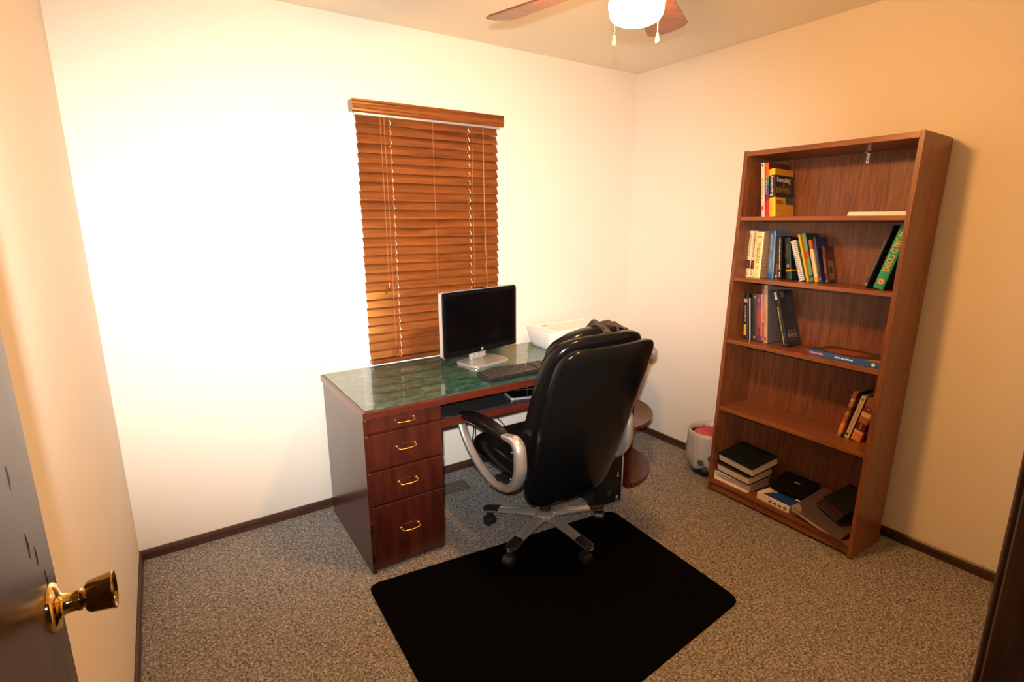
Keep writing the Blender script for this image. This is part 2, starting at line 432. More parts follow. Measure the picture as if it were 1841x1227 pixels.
# pedestal
px0, px1, pyf, pyb = .848, 1.200, -.672, -.066
b = BM(); zt = DZT-.038
bx(b, px0, px0+.018, pyf-.016, pyb, 0, zt, .001); bx(b, px1-.018, px1, pyf, pyb, 0, zt, .001)
bx(b, px0+.018, px1-.018, pyb-.01, pyb, 0, zt); bx(b, px0+.018, px1-.018, pyf, pyb-.01, .004, .022)
bx(b, px0+.018, px1-.018, pyf, pyf+.06, .022, zt-.001)
DK('pedestal', b, MAHOG)
def handle(parent, x, z, yf):
    h = BM(); w = .041; pr = .024
    pts = [(x-w, yf+.001, z+.006), (x-w, yf-pr*.6, z+.004), (x-w+.003, yf-pr*.92, z+.001), (x-w+.010, yf-pr, z), (x, yf-pr-.002, z-.001), (x+w-.010, yf-pr, z), (x+w-.003, yf-pr*.92, z+.001), (x+w, yf-pr*.6, z+.004), (x+w, yf+.001, z+.006)]
    tube(h, pts, .0032, 8)
    for s in (-1, 1): lathe(h, [(0, 0), (.0075, 0), (.0065, .003), (.004, .005), (0, .005)], 16, Matrix.Translation((x+s*w, yf, z+.006)) @ Matrix.Rotation(R(90), 4, 'X'))
    lathe(h, [(.0038, -.012), (.0046, -.008), (.0038, -.004), (.0046, 0), (.0038, .004), (.0046, .008), (.0038, .012)], 12, Matrix.Translation((x, yf-pr-.002, z-.001)) @ Matrix.Rotation(R(90), 4, 'Y'))
    DK('handle', h, BRASS, parent, smooth=True, auto=50)
for (za, zb, nm) in ((.650, zt-.006, 'drawer'), (.482, .640, 'drawer'), (.322, .474, 'drawer'), (.018, .314, 'file_drawer')):
    f = BM(); yq = -.690 if nm != 'x' else 0
    x0 = px0+(.006 if nm == 'drawer' else .014)
    bx(f, x0, px1-.003, yq, -.6725, za, zb, .003)
    d = DK(nm, f, MAHOG)
    handle(d, (px0+px1)/2+.003, (za+zb)/2+ (.01 if nm == 'file_drawer' else 0), yq)
for z in (.055, .195):
    f = BM(); bx(f, px0+.004, px0+.014, -.692, -.686, z, z+.05, .001)
    tube(f, [(px0+.0125, -.692, z), (px0+.0125, -.692, z+.05)], .0035, 8); DK('hinge', f, DBRASS)
# right end panel and its half round shelves
b = BM(); bx(b, 2.315, 2.340, -.760, -.062, 0, zt, .002); DK('end_panel', b, MAHOG)
def halfround(z, th, r=.36, sx=1., cy=-.41):
    b = BM(); p = [(2.340, cy-r), ]
    for i in range(25):
        a = R(-90+180*i/24.); p.append((2.348+r*sx*math.cos(a), cy+r*math.sin(a)))
    p.append((2.340, cy+r)); p = [(max(x, 2.340), min(y, -.062)) for x, y in p]
    q = []
    for c in p:
        if not q or (abs(c[0]-q[-1][0])+abs(c[1]-q[-1][1])) > 1e-5: q.append(c)
    prism(b, q, z-th, z, .003); return b
DK('round_shelf', halfround(.375, .022), MAHOGX); DK('round_shelf', halfround(.030, .026), MAHOGX)
# keyboard tray
b = BM(); bx(b, 1.206, 1.95, -.664, -.645, .590, .633, .003); bx(b, 1.206, 1.95, -.645, -.26, .592, .610); tray = DK('keyboard_tray', b, MAHOGX)
b = BM(); pad(b, .365, .008, .19, .12, .2, None, 64, 12, Matrix.Translation((1.578, -.475, .628)) ); DK('tray_pad', b, TRAYB, tray, smooth=True)
for x in (1.203, 1.953):
    b = BM(); bx(b, x, x+.012, -.60, -.28, .607, zt+.001); DK('tray_rail', b, plain('rail_dark', (.02, .02, .02), .4), tray)
# thin silver edged device lying on the tray
dv = empty('tablet', (1.70, -.60, .6372), R(-14)); tag(dv, 'thin silver edged tablet lying on the keyboard tray left of the chair back', 'tablet')
b = BM(); prism(b, rrect(.17, .115, .006), 0, .010, .002); obj('body', b, SILVP, dv)
b = BM(); prism(b, rrect(.155, .10, .004), .0098, .0106, 0); obj('screen', b, SCREEN, dv)
# cables under the desk
for i, pts in enumerate((((1.60, -.20, .60), (1.605, -.21, .50), (1.63, -.2, .36), (1.64, -.16, .2), (1.70, -.1, .012), (1.85, -.09, .008)),
                         ((1.62, -.19, .60), (1.66, -.2, .50), (1.74, -.2, .42), (1.84, -.22, .30), (1.93, -.25, .1), (1.98, -.28, .008)),
                         ((1.665, -.17, .60), (1.664, -.17, .45), (1.665, -.15, .2), (1.70, -.07, .02), (1.78, -.06, .008)))):
    b = BM(); pp = [Vector(p) for p in pts]; sm = []
    for k in range(len(pp)-1):
        p0 = pp[max(k-1, 0)]; p1 = pp[k]; p2 = pp[k+1]; p3 = pp[min(k+2, len(pp)-1)]
        for j in range(6):
            u = j/6; sm.append(.5*((2*p1)+(-p0+p2)*u+(2*p0-5*p1+4*p2-p3)*u*u+(-p0+3*p1-3*p2+p3)*u**3))
    sm.append(pp[-1]); tube(b, sm, .0025, 6)
    tag(obj('cable', b, BLACKC, None, True), ('black cable hanging under the desk, nearest the drawers', 'black cable slanting away under the desk towards the chair', 'straight black cable hanging under the desk behind the slanting one')[i], 'cable', 'cables under the desk')

# floor register
v = empty('floor_vent', (1.42, -.185, 0), R(-6)); tag(v, 'brown metal floor register in the carpet under the desk', 'vent')
b = BM(); bx(b, -.16, .16, -.055, -.045, 0, .007, .002); bx(b, -.16, .16, .045, .055, 0, .007, .002); bx(b, -.16, -.148, -.045, .045, 0, .007, .002); bx(b, .148, .16, -.045, .045, 0, .007, .002)
VB = plain('vent_brown', (.085, .06, .045), .5); obj('frame', b, VB, v)
b = BM()
for i in range(25): bx(b, -.146+i*.0121, -.140+i*.0121, -.045, .045, .001, .005, 0, None)
obj('louvers', b, VB, v)

# ------------------------------------------------------------------ monitor
DT = DZT+.0012
mon = empty('monitor', (1.625, -.305, DT), R(11)); tag(mon, 'black widescreen monitor with silver edges standing on the desk', 'monitor')
b = BM(); mw, mz0, mz1 = .257, .062, .400
def vprism(bm, w, z0, z1, y0, y1, r, bev): # rounded rectangle standing in the xz plane
    M = Matrix(((1, 0, 0, 0), (0, 0, 1, 0), (0, 1, 0, (z0+z1)/2), (0, 0, 0, 1)))
    return prism(bm, rrect(w*2, z1-z0, r), y0, y1, bev, M)
vprism(b, mw, mz0, mz1, -.006, .018, .010, .003); obj('casing', b, SILVP, mon)
b = BM(); vprism(b, mw-.003, mz0+.002, mz1-.003, -.013, -.0055, .009, .002); bez = obj('bezel', b, BLKG, mon)
b = BM(); bx(b, -mw+.020, mw-.020, -.0138, -.0126, mz0+.032, mz1-.022, 0); obj('screen', b, SCREEN, bez)
b = BM(); lathe(b, [(0, 0), (.008, 0), (.008, .0006), (0, .0008)], 20, Matrix.Translation((0, -.0132, mz0+.016)) @ Matrix.Rotation(R(90), 4, 'X')); obj('round_logo', b, SILVP, bez)
b = BM(); vprism(b, .15, mz0+.06, mz1-.08, .0175, .05, .03, .008); obj('rear_housing', b, BLKP, mon)
b = BM(); bx(b, -.035, .035, -.004, .022, mz1-.001, mz1+.006, .002); obj('top_button_strip', b, BLKP, mon)
b = BM(); bx(b, -.045, .045, .028, .050, .012, .18, .006); bx(b, -.035, .035, -.004, .03, .030, .066, .006); obj('stand_neck', b, SILVP, mon)
b = BM(); prism(b, rrect(.25, .165, .022, .01, -.005), 0, .012, .004); obj('stand_base', b, SILVP, mon)
b = BM(); tube(b, [(-.19, .055, .15), (-.19, .06, .05), (-.185, .07, .006), (-.16, .1, .004), (-.10, .16, .004)], .003, 6); obj('power_cord', b, BLACKC, mon)

# ------------------------------------------------------------------ keyboard
kbd = empty('keyboard', (1.683, -.598, DT), R(1)); tag(kbd, 'black computer keyboard lying near the front edge of the desk', 'keyboard')
b = BM(); KT = Matrix.Rotation(R(4.5), 4, 'X')
bx(b, -.22, .22, -.062, .062, .0015, .018, .004, Matrix.Translation((0, 0, .0035)) @ KT); obj('case', b, BLKP, kbd)
KEYM = plain('key_cap', (.028, .024, .022), .45); b = BM()
for r_ in range(6):
    y = .046 - r_*.0185; x = -.212
    while x < .205:
        if abs(x-.072) < .004 or abs(x-.135) < .003: x += .006; continue
        wk = .0155
        if r_ == 5 and -.12 < x < -.02: wk = .092
        if r_ == 0 and int((x+.212)/.019) % 5 == 4: x += .010; continue
        bx(b, x, x+wk, y-.0078, y+.0078, .018, .0235, .0015, Matrix.Translation((0, 0, .0035)) @ KT, 0, 1); x += wk+.0032
obj('keys', b, KEYM, kbd)
b = BM(); tube(b, [(-.03, -.058, .012), (-.035, -.085, .007), (-.04, -.1165, .003), (-.042, -.120, -.01), (-.045, -.1225, -.05), (-.04, -.119, -.085)], .0022, 6); obj('cord', b, BLACKC, kbd)

# ------------------------------------------------------------------ printer
pri = empty('printer', (2.285, -.235, DT), R(-1)); tag(pri, 'white flatbed printer standing on the right end of the desk', 'printer')
b = BM(); t = bmesh.new()
rings = []
for k, (z, wx, wy, r) in enumerate(((.0, .195, .105, .04), (.006, .203, .112, .045), (.03, .214, .126, .045), (.07, .222, .136, .04), (.105, .226, .140, .035), (.115, .224, .138, .035))):
    rings.append([t.verts.new((x, y, z)) for x, y in rrect(wx*2, wy*2, r, 0, 0, 6)])
for A, B in zip(rings, rings[1:]):
    for i in range(len(A)): t.faces.new((A[i], A[(i+1) % len(A)], B[(i+1) % len(A)], B[i]))
t.faces.new(rings[0]); t.faces.new(rings[-1]); merge(b, t)
obj('body', b, WHITEP, pri, True, 35)
b = BM(); prism(b, rrect(.40, .205, .012, .015, -.028), .1148, .1215, .002); lid = obj('scanner_lid', b, WHITEP, pri)
b = BM(); bx(b, -.16, -.12, .045, .062, .1213, .1222, 0); obj('badge', b, GREYP, lid)
b = BM(); bx(b, -.20, .20, .085, .128, .1145, .124, .004); obj('paper_feed_cover', b, WHITEP, pri)
b = BM(); bx(b, -.055, .10, -.1402, -.1385, .03, .065, .0005); obj('paper_slot', b, GREYP, pri)
b = BM(); pad(b, .012, .004, .002, .9, .8, None, 24, 10, Matrix.Translation((.02, -.139, .092))); obj('oval_logo', b, GREYP, pri)

# ------------------------------------------------------------------ computer tower
tw = empty('computer_tower', (2.115, -.62, 0), R(-3)); tag(tw, 'black computer tower on the carpet beside the right end panel of the desk', 'computer tower')
b = BM(); bx(b, -.088, .088, -.19, .21, .006, .352, .004); obj('case', b, BLKP, tw)
b = BM(); bx(b, -.085, .085, -.212, -.189, .008, .352, .006); f = obj('front_panel', b, BLKG, tw)
b = BM(); bx(b, .0845, .090, -.214, -.188, .012, .355, .0015); bx(b, .03, .0845, -.214, -.188, .3505, .355, .001); obj('edge_trim', b, SILVP, tw)
b = BM(); lathe(b, [(0, 0), (.014, 0), (.015, .001), (.015, .003), (.011, .003), (.0105, .0015), (0, .0015)], 28, Matrix.Translation((0, -.2115, .075)) @ Matrix.Rotation(R(90), 4, 'X')); obj('round_emblem', b, plain('emblem', (.03, .026, .02), .3), f, True, 40)
b = BM(); bx(b, .045, .062, -.2135, -.2115, .018, .046, .0004); s_ = obj('sticker', b, colm((.35, .03, .03)), f)
b = BM(); bx(b, .048, .059, -.2141, -.2132, .034, .043, 0); obj('sticker_patch', b, colm((.5, .35, .32)), s_)
b = BM(); lathe(b, [(0, 0), (.006, 0), (.006, .002), (0, .003)], 16, Matrix.Translation((.055, -.2115, .16)) @ Matrix.Rotation(R(90), 4, 'X')); bx(b, .051, .059, -.2135, -.2115, .172, .182, .001); obj('port_cluster', b, SILVP, f)
b = BM(); bx(b, -.07, .07, -.2135, -.2115, .26, .30, .001); obj('drive_door', b, BLKP, f)

# ------------------------------------------------------------------ floor mat
mt = BM()
def roundpoly(P, r, n=6):
    out = []
    for i in range(len(P)):
        a, p, c = Vector(P[i-1]), Vector(P[i]), Vector(P[(i+1) % len(P)])
        u = (a-p).normalized(); v_ = (c-p).normalized()
        s, e = p+u*r, p+v_*r
        for k in range(n+1):
            q = k/n; out.append(tuple(s*(1-q)**2 + p*2*q*(1-q) + e*q*q))
    return out
prism(mt, roundpoly([(.803, -.748), (2.075, -.880), (2.030, -1.668), (1.40, -1.700), (.80, -1.735), (.792, -1.29)][:3] + [(.775, -1.772)], .05), .0005, .006, .002)
tag(obj('chair_mat', mt, MATB), 'black rectangular floor mat under the office chair', 'mat')

# ------------------------------------------------------------------ office chair
FA = 0.
ch = empty('office_chair', (1.655, -.855, 0), FA); tag(ch, 'high back black leather office chair with silver loop arms facing the desk', 'chair')
def shell_y(z): return -.232 - (z-.35)*.31
def SX(z): return -.030 + .030*(z-.33)/.7
def fshell(x, y, z):
    zz = z+.678; k = (zz-.31)/.71
    w = .935 + .075*k + .012*math.sin(math.pi*k)
    return (x*w+SX(zz), y + shell_y(zz) + .7*x*x, zz)
b = BM(); pad(b, .248, .366, .034, .25, .42, fshell, 96, 24); obj('back_shell', b, LEATH, ch, True)
def fcush(x, y, z):
    zz = z+.737 + .02*(1-(x/.25)**2)*(1 if z > .1 else 0)
    return (x+SX(zz), y + shell_y(zz) + .078 + .6*x*x, zz)
b = BM(); pad(b, .254, .322, .050, .36, .5, fcush, 96, 24); obj('backrest', b, LEATH, ch, True)
def fhead(x, y, z):
    zz = z + .928 + .032*(1-(x/.22)**2)
    wr = .004*math.sin(z*60+x*20)*(1 if abs(z) < .12 else .4)
    return (x+SX(zz)+.012, y + shell_y(zz) + .142 + .6*x*x + wr, zz)
b = BM(); pad(b, .212, .135, .054, .55, .6, fhead, 96, 24); obj('headrest', b, LEATH, ch, True)
def fseat(x, z, y):
    yy = y+.03
    drop = -.05*max(0, (yy-.16)/.14)**2
    return (x*(1+.02*math.cos(yy*6)), yy, .455 + z + drop + .25*x*x*.3)
def fseat2(x, y, z): return fseat(x, y, z)
b = BM(); pad(b, .265, .285, .072, .35, .55, fseat2, 80, 22); obj('seat', b, LEATH, ch, True)
b = BM(); bx(b, -.13, .13, -.17, .14, .355, .392, .01); bx(b, -.06, .06, -.08, .10, .30, .36, .015)
tube(b, [(.05, .05, .335), (.20, .07, .335), (.235, .075, .332)], .006, 8); tube(b, [(-.05, -.02, .335), (-.17, -.02, .33), (-.2, -.02, .328)], .006, 8)
obj('seat_mechanism', b, BLKP, ch)
b = BM(); lathe(b, [(0, .09), (.028, .09), (.028, .20), (.0255, .205), (.0255, .225), (.018, .23), (.018, .31), (0, .31)], 28); obj('gas_lift', b, BLKP, ch, True, 40)
def arm(sx):
    a = empty('armrest'); a.parent = ch; AX = .315 if sx < 0 else .290
    path = [(.262, .590), (.225, .515), (.160, .450), (.075, .405), (-.03, .380), (-.13, .396), (-.200, .445), (-.236, .510), (-.243, .575), (-.236, .622), (-.205, .642), (-.15, .638), (-.06, .630), (.06, .622), (.17, .615), (.245, .608)]
    # closed loop of a flattened band: wide across x, thicker at the rear elbow
    t = bmesh.new(); N = len(path); P = []
    for i in range(N):
        p0, p1, p2, p3 = [Vector(path[(i+k-1) % N]) for k in range(4)]
        for j in range(5):
            u = j/5; P.append(.5*((2*p1)+(-p0+p2)*u+(2*p0-5*p1+4*p2-p3)*u*u+(-p0+3*p1-3*p2+p3)*u**3))
    M_ = len(P); rings = []
    cen = sum(P, Vector((0, 0)))/M_
    for i in range(M_):
        d = (P[(i+1) % M_]-P[i-1]).normalized(); nn = Vector((-d.y, d.x))
        if nn.dot(P[i]-cen) < 0: nn = -nn
        y, z = P[i]
        low = max(0, min(1, (.60-z)/.15)); rear = max(0, min(1, (-.12-y)/.12))
        hw_ = .019 + .006*rear; th = .0095 + .012*rear*(1 if z < .66 else .4) + .003*low
        xin = .008*low
        ring = []
        for k in range(12):
            ang = 2*math.pi*k/12
            ring.append(t.verts.new((sx*(AX-xin) + hw_*sp(math.cos(ang), .55), P[i].x + nn.x*th*sp(math.sin(ang), .55), P[i].y + nn.y*th*sp(math.sin(ang), .55))))
        rings.append(ring)
    for i in range(M_):
        A, B = rings[i], rings[(i+1) % M_]
        for k in range(12): t.faces.new((A[k], A[(k+1) % 12], B[(k+1) % 12], B[k]))
    b = BM(); merge(b, t); obj('arm_frame', b, SILVER, a, True)
    def fp(x, y, z):
        yy = z
        return (sx*AX + x*(1 + .15*math.cos(yy*8)), yy, .641 + y - .28*(yy+.05)**2 - .05*max(0, yy-.03))
    b = BM(); pad(b, .031, .205, .020, .55, .6, fp, 48, 16, Matrix.Translation((0, .062, 0))); obj('arm_pad', b, LEATH2, a, True)
    for (y, z) in ((-.205, .478), (-.03, .380), (-.216, .60)):
        b = BM(); lathe(b, [(0, 0), (.0045, 0), (.004, .002), (0, .0025)], 12, Matrix.Translation((sx*(AX+.020), y, z)) @ Matrix.Rotation(R(90)*sx, 4, 'Y'))
        obj('arm_bolt', b, STEEL, a, True)
    b = BM(); bx(b, min(sx*.19, sx*(AX-.01)), max(sx*.19, sx*(AX-.01)), -.07, .01, .374, .392, .004); obj('arm_bracket', b, BLKP, a)
arm(-1); arm(1)
# five star base
b = BM(); lathe(b, [(0, .092), (.05, .092), (.056, .10), (.056, .125), (.046, .134), (.03, .137), (0, .137)], 40); hub = obj('hub', b, SILVER, ch, True, 35)
LR = .318
for i in range(5):
    a = 130 + 72*i - math.degrees(FA)
    RM = Matrix.Rotation(R(a), 4, 'Z')
    def legsec(bm, x0, x1, cap=False):
        t = bmesh.new(); rings = []; N = 12
        for k in range(N+1):
            u = x0 + (x1-x0)*k/N; f = u/LR
            w = .031 - .009*f; zt_ = .129 - .030*f**1.3 - (.006 if cap else 0)*0; zb_ = .100 - .020*f**1.5 + .006*math.sin(math.pi*f)
            w2 = w*.62
            if cap: w += .0012; zt_ += .0015; w2 = w*.8; zb_ += .006
            if u > LR-.02: s_ = math.sqrt(max(0, 1-((u-(LR-.02))/.021)**2)); w *= s_; w2 *= s_
            c = [(-w, zb_), (w, zb_), (w, zb_+(zt_-zb_)*.45), (w2, zt_-.003), (w2*.45, zt_), (w2*.2, zt_-.0035), (-w2*.2, zt_-.0035), (-w2*.45, zt_), (-w2, zt_-.003), (-w, zb_+(zt_-zb_)*.45)]
            if cap: c = [(-w, zb_), (w, zb_), (w, zb_+(zt_-zb_)*.6), (w2, zt_-.001), (w2*.45, zt_), (w2*.2, zt_), (-w2*.2, zt_), (-w2*.45, zt_), (-w2, zt_-.001), (-w, zb_+(zt_-zb_)*.6)]
            rings.append([t.verts.new((u, y, z)) for y, z in c])
        for A, B in zip(rings, rings[1:]):
            for q in range(10): t.faces.new((A[q], A[(q+1) % 10], B[(q+1) % 10], B[q]))
        t.faces.new(rings[0]); t.faces.new(rings[-1]); merge(bm, t, RM)
    b = BM(); legsec(b, .03, LR); leg = obj('base_leg', b, SILVER, ch, True, 40)
    b = BM(); legsec(b, .235, LR-.001, True); obj('leg_cap', b, BLKP, leg, True, 40)
    cs = BM(); ca = a + (25, 160, -20, 70, 200)[i]
    CM = RM @ Matrix.Translation((LR-.022, 0, 0)) @ Matrix.Rotation(R((ca) % 360), 4, 'Z')
    for s_ in (-1, 1):
        lathe(cs, [(0, -.009), (.020, -.009), (.0265, -.005), (.0275, 0), (.0265, .006), (.018, .010), (0, .010)], 28, CM @ Matrix.Translation((.014, s_*.0165, .0335)) @ Matrix.Rotation(R(90), 4, 'X'))
    lathe(cs, [(0, .045), (.008, .045), (.008, .088), (0, .088)], 14, CM)
    t = bmesh.new(); rr = []
    for k in range(11):
        an = R(5 + 170*k/10.); rr.append([t.verts.new((.014+.030*math.cos(an), y, .0335+.030*math.sin(an))) for y in (-.0165, .0165)] + [t.verts.new((.014+.024*math.cos(an), y, .0335+.024*math.sin(an))) for y in (.0165, -.0165)])
    for A, B in zip(rr, rr[1:]):
        for q in range(4): t.faces.new((A[q], A[(q+1) % 4], B[(q+1) % 4], B[q]))
    t.faces.new(rr[0]); t.faces.new(rr[-1]); merge(cs, t, CM)
    bmesh.ops.translate(cs, vec=(0, 0, .0005), verts=cs.verts)
    obj('caster', cs, BLKP, leg, True, 40)

# crumpled cloth over the headrest
cl = empty('cloth', (1.655, -.855, 0), FA); tag(cl, 'crumpled dark grey brown cloth draped over the chair headrest', 'cloth')
t = bmesh.new(); NU, NV = 44, 30; G = []
for i in range(NU+1):
    row = []
    for j in range(NV+1):
        x = .0 + .235*i/NU; s_ = -1 + 2*j/NV
        x += .0
        zt_ = 1.064 + .030*(1-(x/.23)**2) - .028*(max(0, x-.06)/.14)**2
        y0 = shell_y(1.04) + .142 + .6*x*x
        ang = s_*R(118); rad = .060
        lim = 1 + .12*math.sin(x*70) + .07*math.sin(x*150+1)
        wr = .0065*math.sin(x*95 + 2.2*s_) + .004*math.sin(x*190 - s_*5) + .004*math.sin(s_*11 + x*40)
        y = y0 + (rad+wr)*math.sin(ang)*lim*.95; z = zt_ - .050 + (rad+wr)*math.cos(ang)*(1 if abs(ang) < 1.57 else lim) - (.02*lim if abs(s_) > .85 else 0)
        row.append(t.verts.new((x + .004*math.sin(s_*9+x*30), y, z)))
    G.append(row)
for i in range(NU):
    for j in range(NV): t.faces.new((G[i][j], G[i+1][j], G[i+1][j+1], G[i][j+1]))
bmesh.ops.solidify(t, geom=list(t.faces), thickness=.003)
b = BM(); merge(b, t); obj('draped_fabric', b, leather_mat('dark_cloth', (.085, .062, .053), .9, 500, .3), cl, True)

# ------------------------------------------------------------------ ceiling fan
FX, FY, FZ = 1.52, -1.45, 2.222
fan = empty('ceiling_fan', (FX, FY, H)); tag(fan, 'five blade ceiling fan with a glowing white glass bowl light', 'ceiling fan')
def FN(name, bm, mat, parent=None, **k):
    bmesh.ops.translate(bm, vec=(0, 0, -H), verts=bm.verts); return obj(name, bm, mat, parent or fan, **k)
b = BM(); lathe(b, [(0, H), (.065, H), (.075, H-.02), (.075, H-.05), (.095, H-.07), (.098, H-.075), (.108, H-.12), (.108, H-.175), (.095, H-.205), (.06, H-.215), (0, H-.215)], 48); FN('motor_housing', b, ABRASS, smooth=True, auto=35)
b = BM(); lathe(b, [(0, 2.235), (.062, 2.235), (.068, 2.225), (.066, 2.19), (.072, 2.18), (.078, 2.172), (.078, 2.158), (.070, 2.156), (0, 2.156)], 48); FN('light_fitter', b, ABRASS, smooth=True, auto=35)
GLOW = emit_mat('glowing_glass', (1.0, .455, .115), 350)
b = BM(); lathe(b, [(0, 2.1655), (.068, 2.1655), (.069, 2.158), (.079, 2.148), (.083, 2.135), (.081, 2.118), (.077, 2.100), (.070, 2.090), (.054, 2.082), (.030, 2.077), (0, 2.0755)], 48); FN('glass_bowl', b, GLOW, smooth=True)
for i in range(5):
    a = 32 + 72*i
    RM = Matrix.Rotation(R(a), 4, 'Z') @ Matrix.Translation((0, 0, FZ)) @ Matrix.Rotation(R(-11), 4, 'X')
    b = BM(); P = [(.155, -.050), (.20, -.055), (.545, -.076), (.575, -.060), (.588, .0), (.575, .060), (.545, .076), (.20, .055), (.155, .050)]
    prism(b, P, -.003, .003, .0015, RM); bl = FN('blade', b, FANW)
    b = BM(); bx(b, .085, .24, -.016, .016, .003, .009, .002, RM); prism(b, [(.17, -.04), (.25, -.03), (.26, 0), (.25, .03), (.17, .04), (.15, 0)], .0032, .0075, .001, RM); FN('blade_bracket', b, ABRASS, bl)
vx, vy = .835, -.55   # sideways direction seen from the doorway
for nm, off, fwd, z1 in (('a', -.056, -.030, 2.034), ('b', .056, .012, 2.056)):
    cx = vx*off + .55*fwd; cy = vy*off + .835*fwd
    b = BM()
    r0 = math.hypot(cx, cy); ex, ey = cx/r0*.066, cy/r0*.066
    pts = [(ex, ey, 2.205), (cx*1.22, cy*1.22, 2.19), (cx*1.28, cy*1.28, 2.15), (cx*1.26, cy*1.26, z1)]
    tube(b, pts, .0013, 6)
    for k in range(int((2.15-z1)/.006)): lathe(b, [(0, .0022), (.0022, 0), (0, -.0022)], 8, Matrix.Translation((cx*1.27, cy*1.27, z1+.006*k)))
    c = FN('pull_chain', b, BRASS)
    b = BM(); lathe(b, [(0, .003), (.0025, .002), (.004, -.006), (.0062, -.016), (.0066, -.021), (.005, -.026), (0, -.0275)], 16, Matrix.Translation((cx*1.26, cy*1.26, z1))); FN('chain_fob', b, plain('fob_cream', (.80, .66, .34), .35), c, smooth=True)

# ------------------------------------------------------------------ bookcase
an = math.atan(.07/1.83); yw = .014
sv = Vector((-math.sin(yw), -math.cos(yw), 0)); hv = Vector((math.cos(yw), -math.sin(yw), 0)); zv = Vector((0, 0, 1))
tv = math.cos(an)*zv + math.sin(an)*hv; dvv = math.cos(an)*hv - math.sin(an)*zv
BK = Matrix.Identity(4)
for k in range(3): BK[k][0], BK[k][1], BK[k][2] = sv[k], dvv[k], tv[k]
BK.translation = Vector((2.688, -1.015, .0098))
bc = empty('bookcase', M=BK); tag(bc, 'tall oak laminate bookcase leaning back against the right wall', 'bookcase')
BW, BD, BH, PT = .772, .265, 1.83, .019
def P_(name, *a, mat=OAK, bev=.0012):
    b = BM(); bx(b, *a, bev); return obj(name, b, mat, bc)
P_('side_panel', 0, PT, 0, BD, 0, BH); P_('side_panel', BW-PT, BW, 0, BD, 0, BH)
P_('top_panel', PT, BW-PT, .001, BD-.006, BH-.026, BH-.003, mat=OAKX)
for t_ in (1.511, 1.203, .872, .496, .067): P_('shelf', PT, BW-PT, .003, BD-.006, t_-.019, t_, mat=OAKX)
P_('back_panel', PT*.4, BW-PT*.4, BD-.006, BD-.002, .03, BH-.003)
P_('kick_board', PT, BW-PT, .016, .03, .004, .048, mat=OAKX)
b = BM(); bx(b, .455, .469, BD-.010, BD-.0058, 1.755, 1.800, .001); bx(b, .455, .469, BD-.035, BD-.006, 1.7995, 1.8035, .001); brk = obj('wall_bracket', b, STEEL, bc); brk['label'] = 'small metal bracket'
b = BM(); lathe(b, [(0, 0), (.003, 0), (.0025, .0015), (0, .002)], 12, Matrix.Translation((.462, BD-.010, 1.77)) @ Matrix.Rotation(R(90), 4, 'X')); obj('screw', b, DBRASS, brk)

# ------------------------------------------------------------------ books
X_, Y_, Z_ = Vector((1, 0, 0)), Vector((0, 1, 0)), Vector((0, 0, 1))
def at_shelf(s, d, t, lean=0, w=0, yaw=0):
    M = BK @ Matrix.Translation((s, d, t + (w*math.sin(R(lean)) if lean > 0 else 0)+.0004)) @ Matrix.Rotation(R(yaw), 4, 'Z') @ Matrix.Rotation(R(lean), 4, 'Y')
    return M
def book_mesh(root, w, h, dp, bands, hard=False):
    """bands: list of (z from, z to, spine colour[, cover colour]) fractions; spine faces the room (-Y)"""
    ct = .0022 if hard else .0012; mats = []; b = BM(); seen = {}
    def mi(c):
        if c not in seen: seen[c] = len(mats); mats.append(colm(c, .35))
        return seen[c]
    for bd in bands:
        za, zb, c = bd[:3]; cc = bd[3] if len(bd) > 3 else c
        t = bmesh.new(); r = min(w*.35, .004)
        # spine with slightly rounded back
        prof = [(0, r), (w*.12, r*.35), (w*.5, 0), (w*.88, r*.35), (w, r), (w, r+ct), (0, r+ct)]
        prism(b, prof, za*h, zb*h, 0, None, mi(c))
        bx(b, 0, ct, r+ct, dp, za*h, zb*h, 0, None, mi(cc)); bx(b, w-ct, w, r+ct, dp, za*h, zb*h, 0, None, mi(cc))
    cov = obj('cover', b, mats, root)
    b = BM(); k = .003 if hard else .0008
    bx(b, ct*.9, w-ct*.9, .004+ct, dp-k-.001, k, h-k, 0); pg = obj('page_block', b, PAGES, root)
    return cov
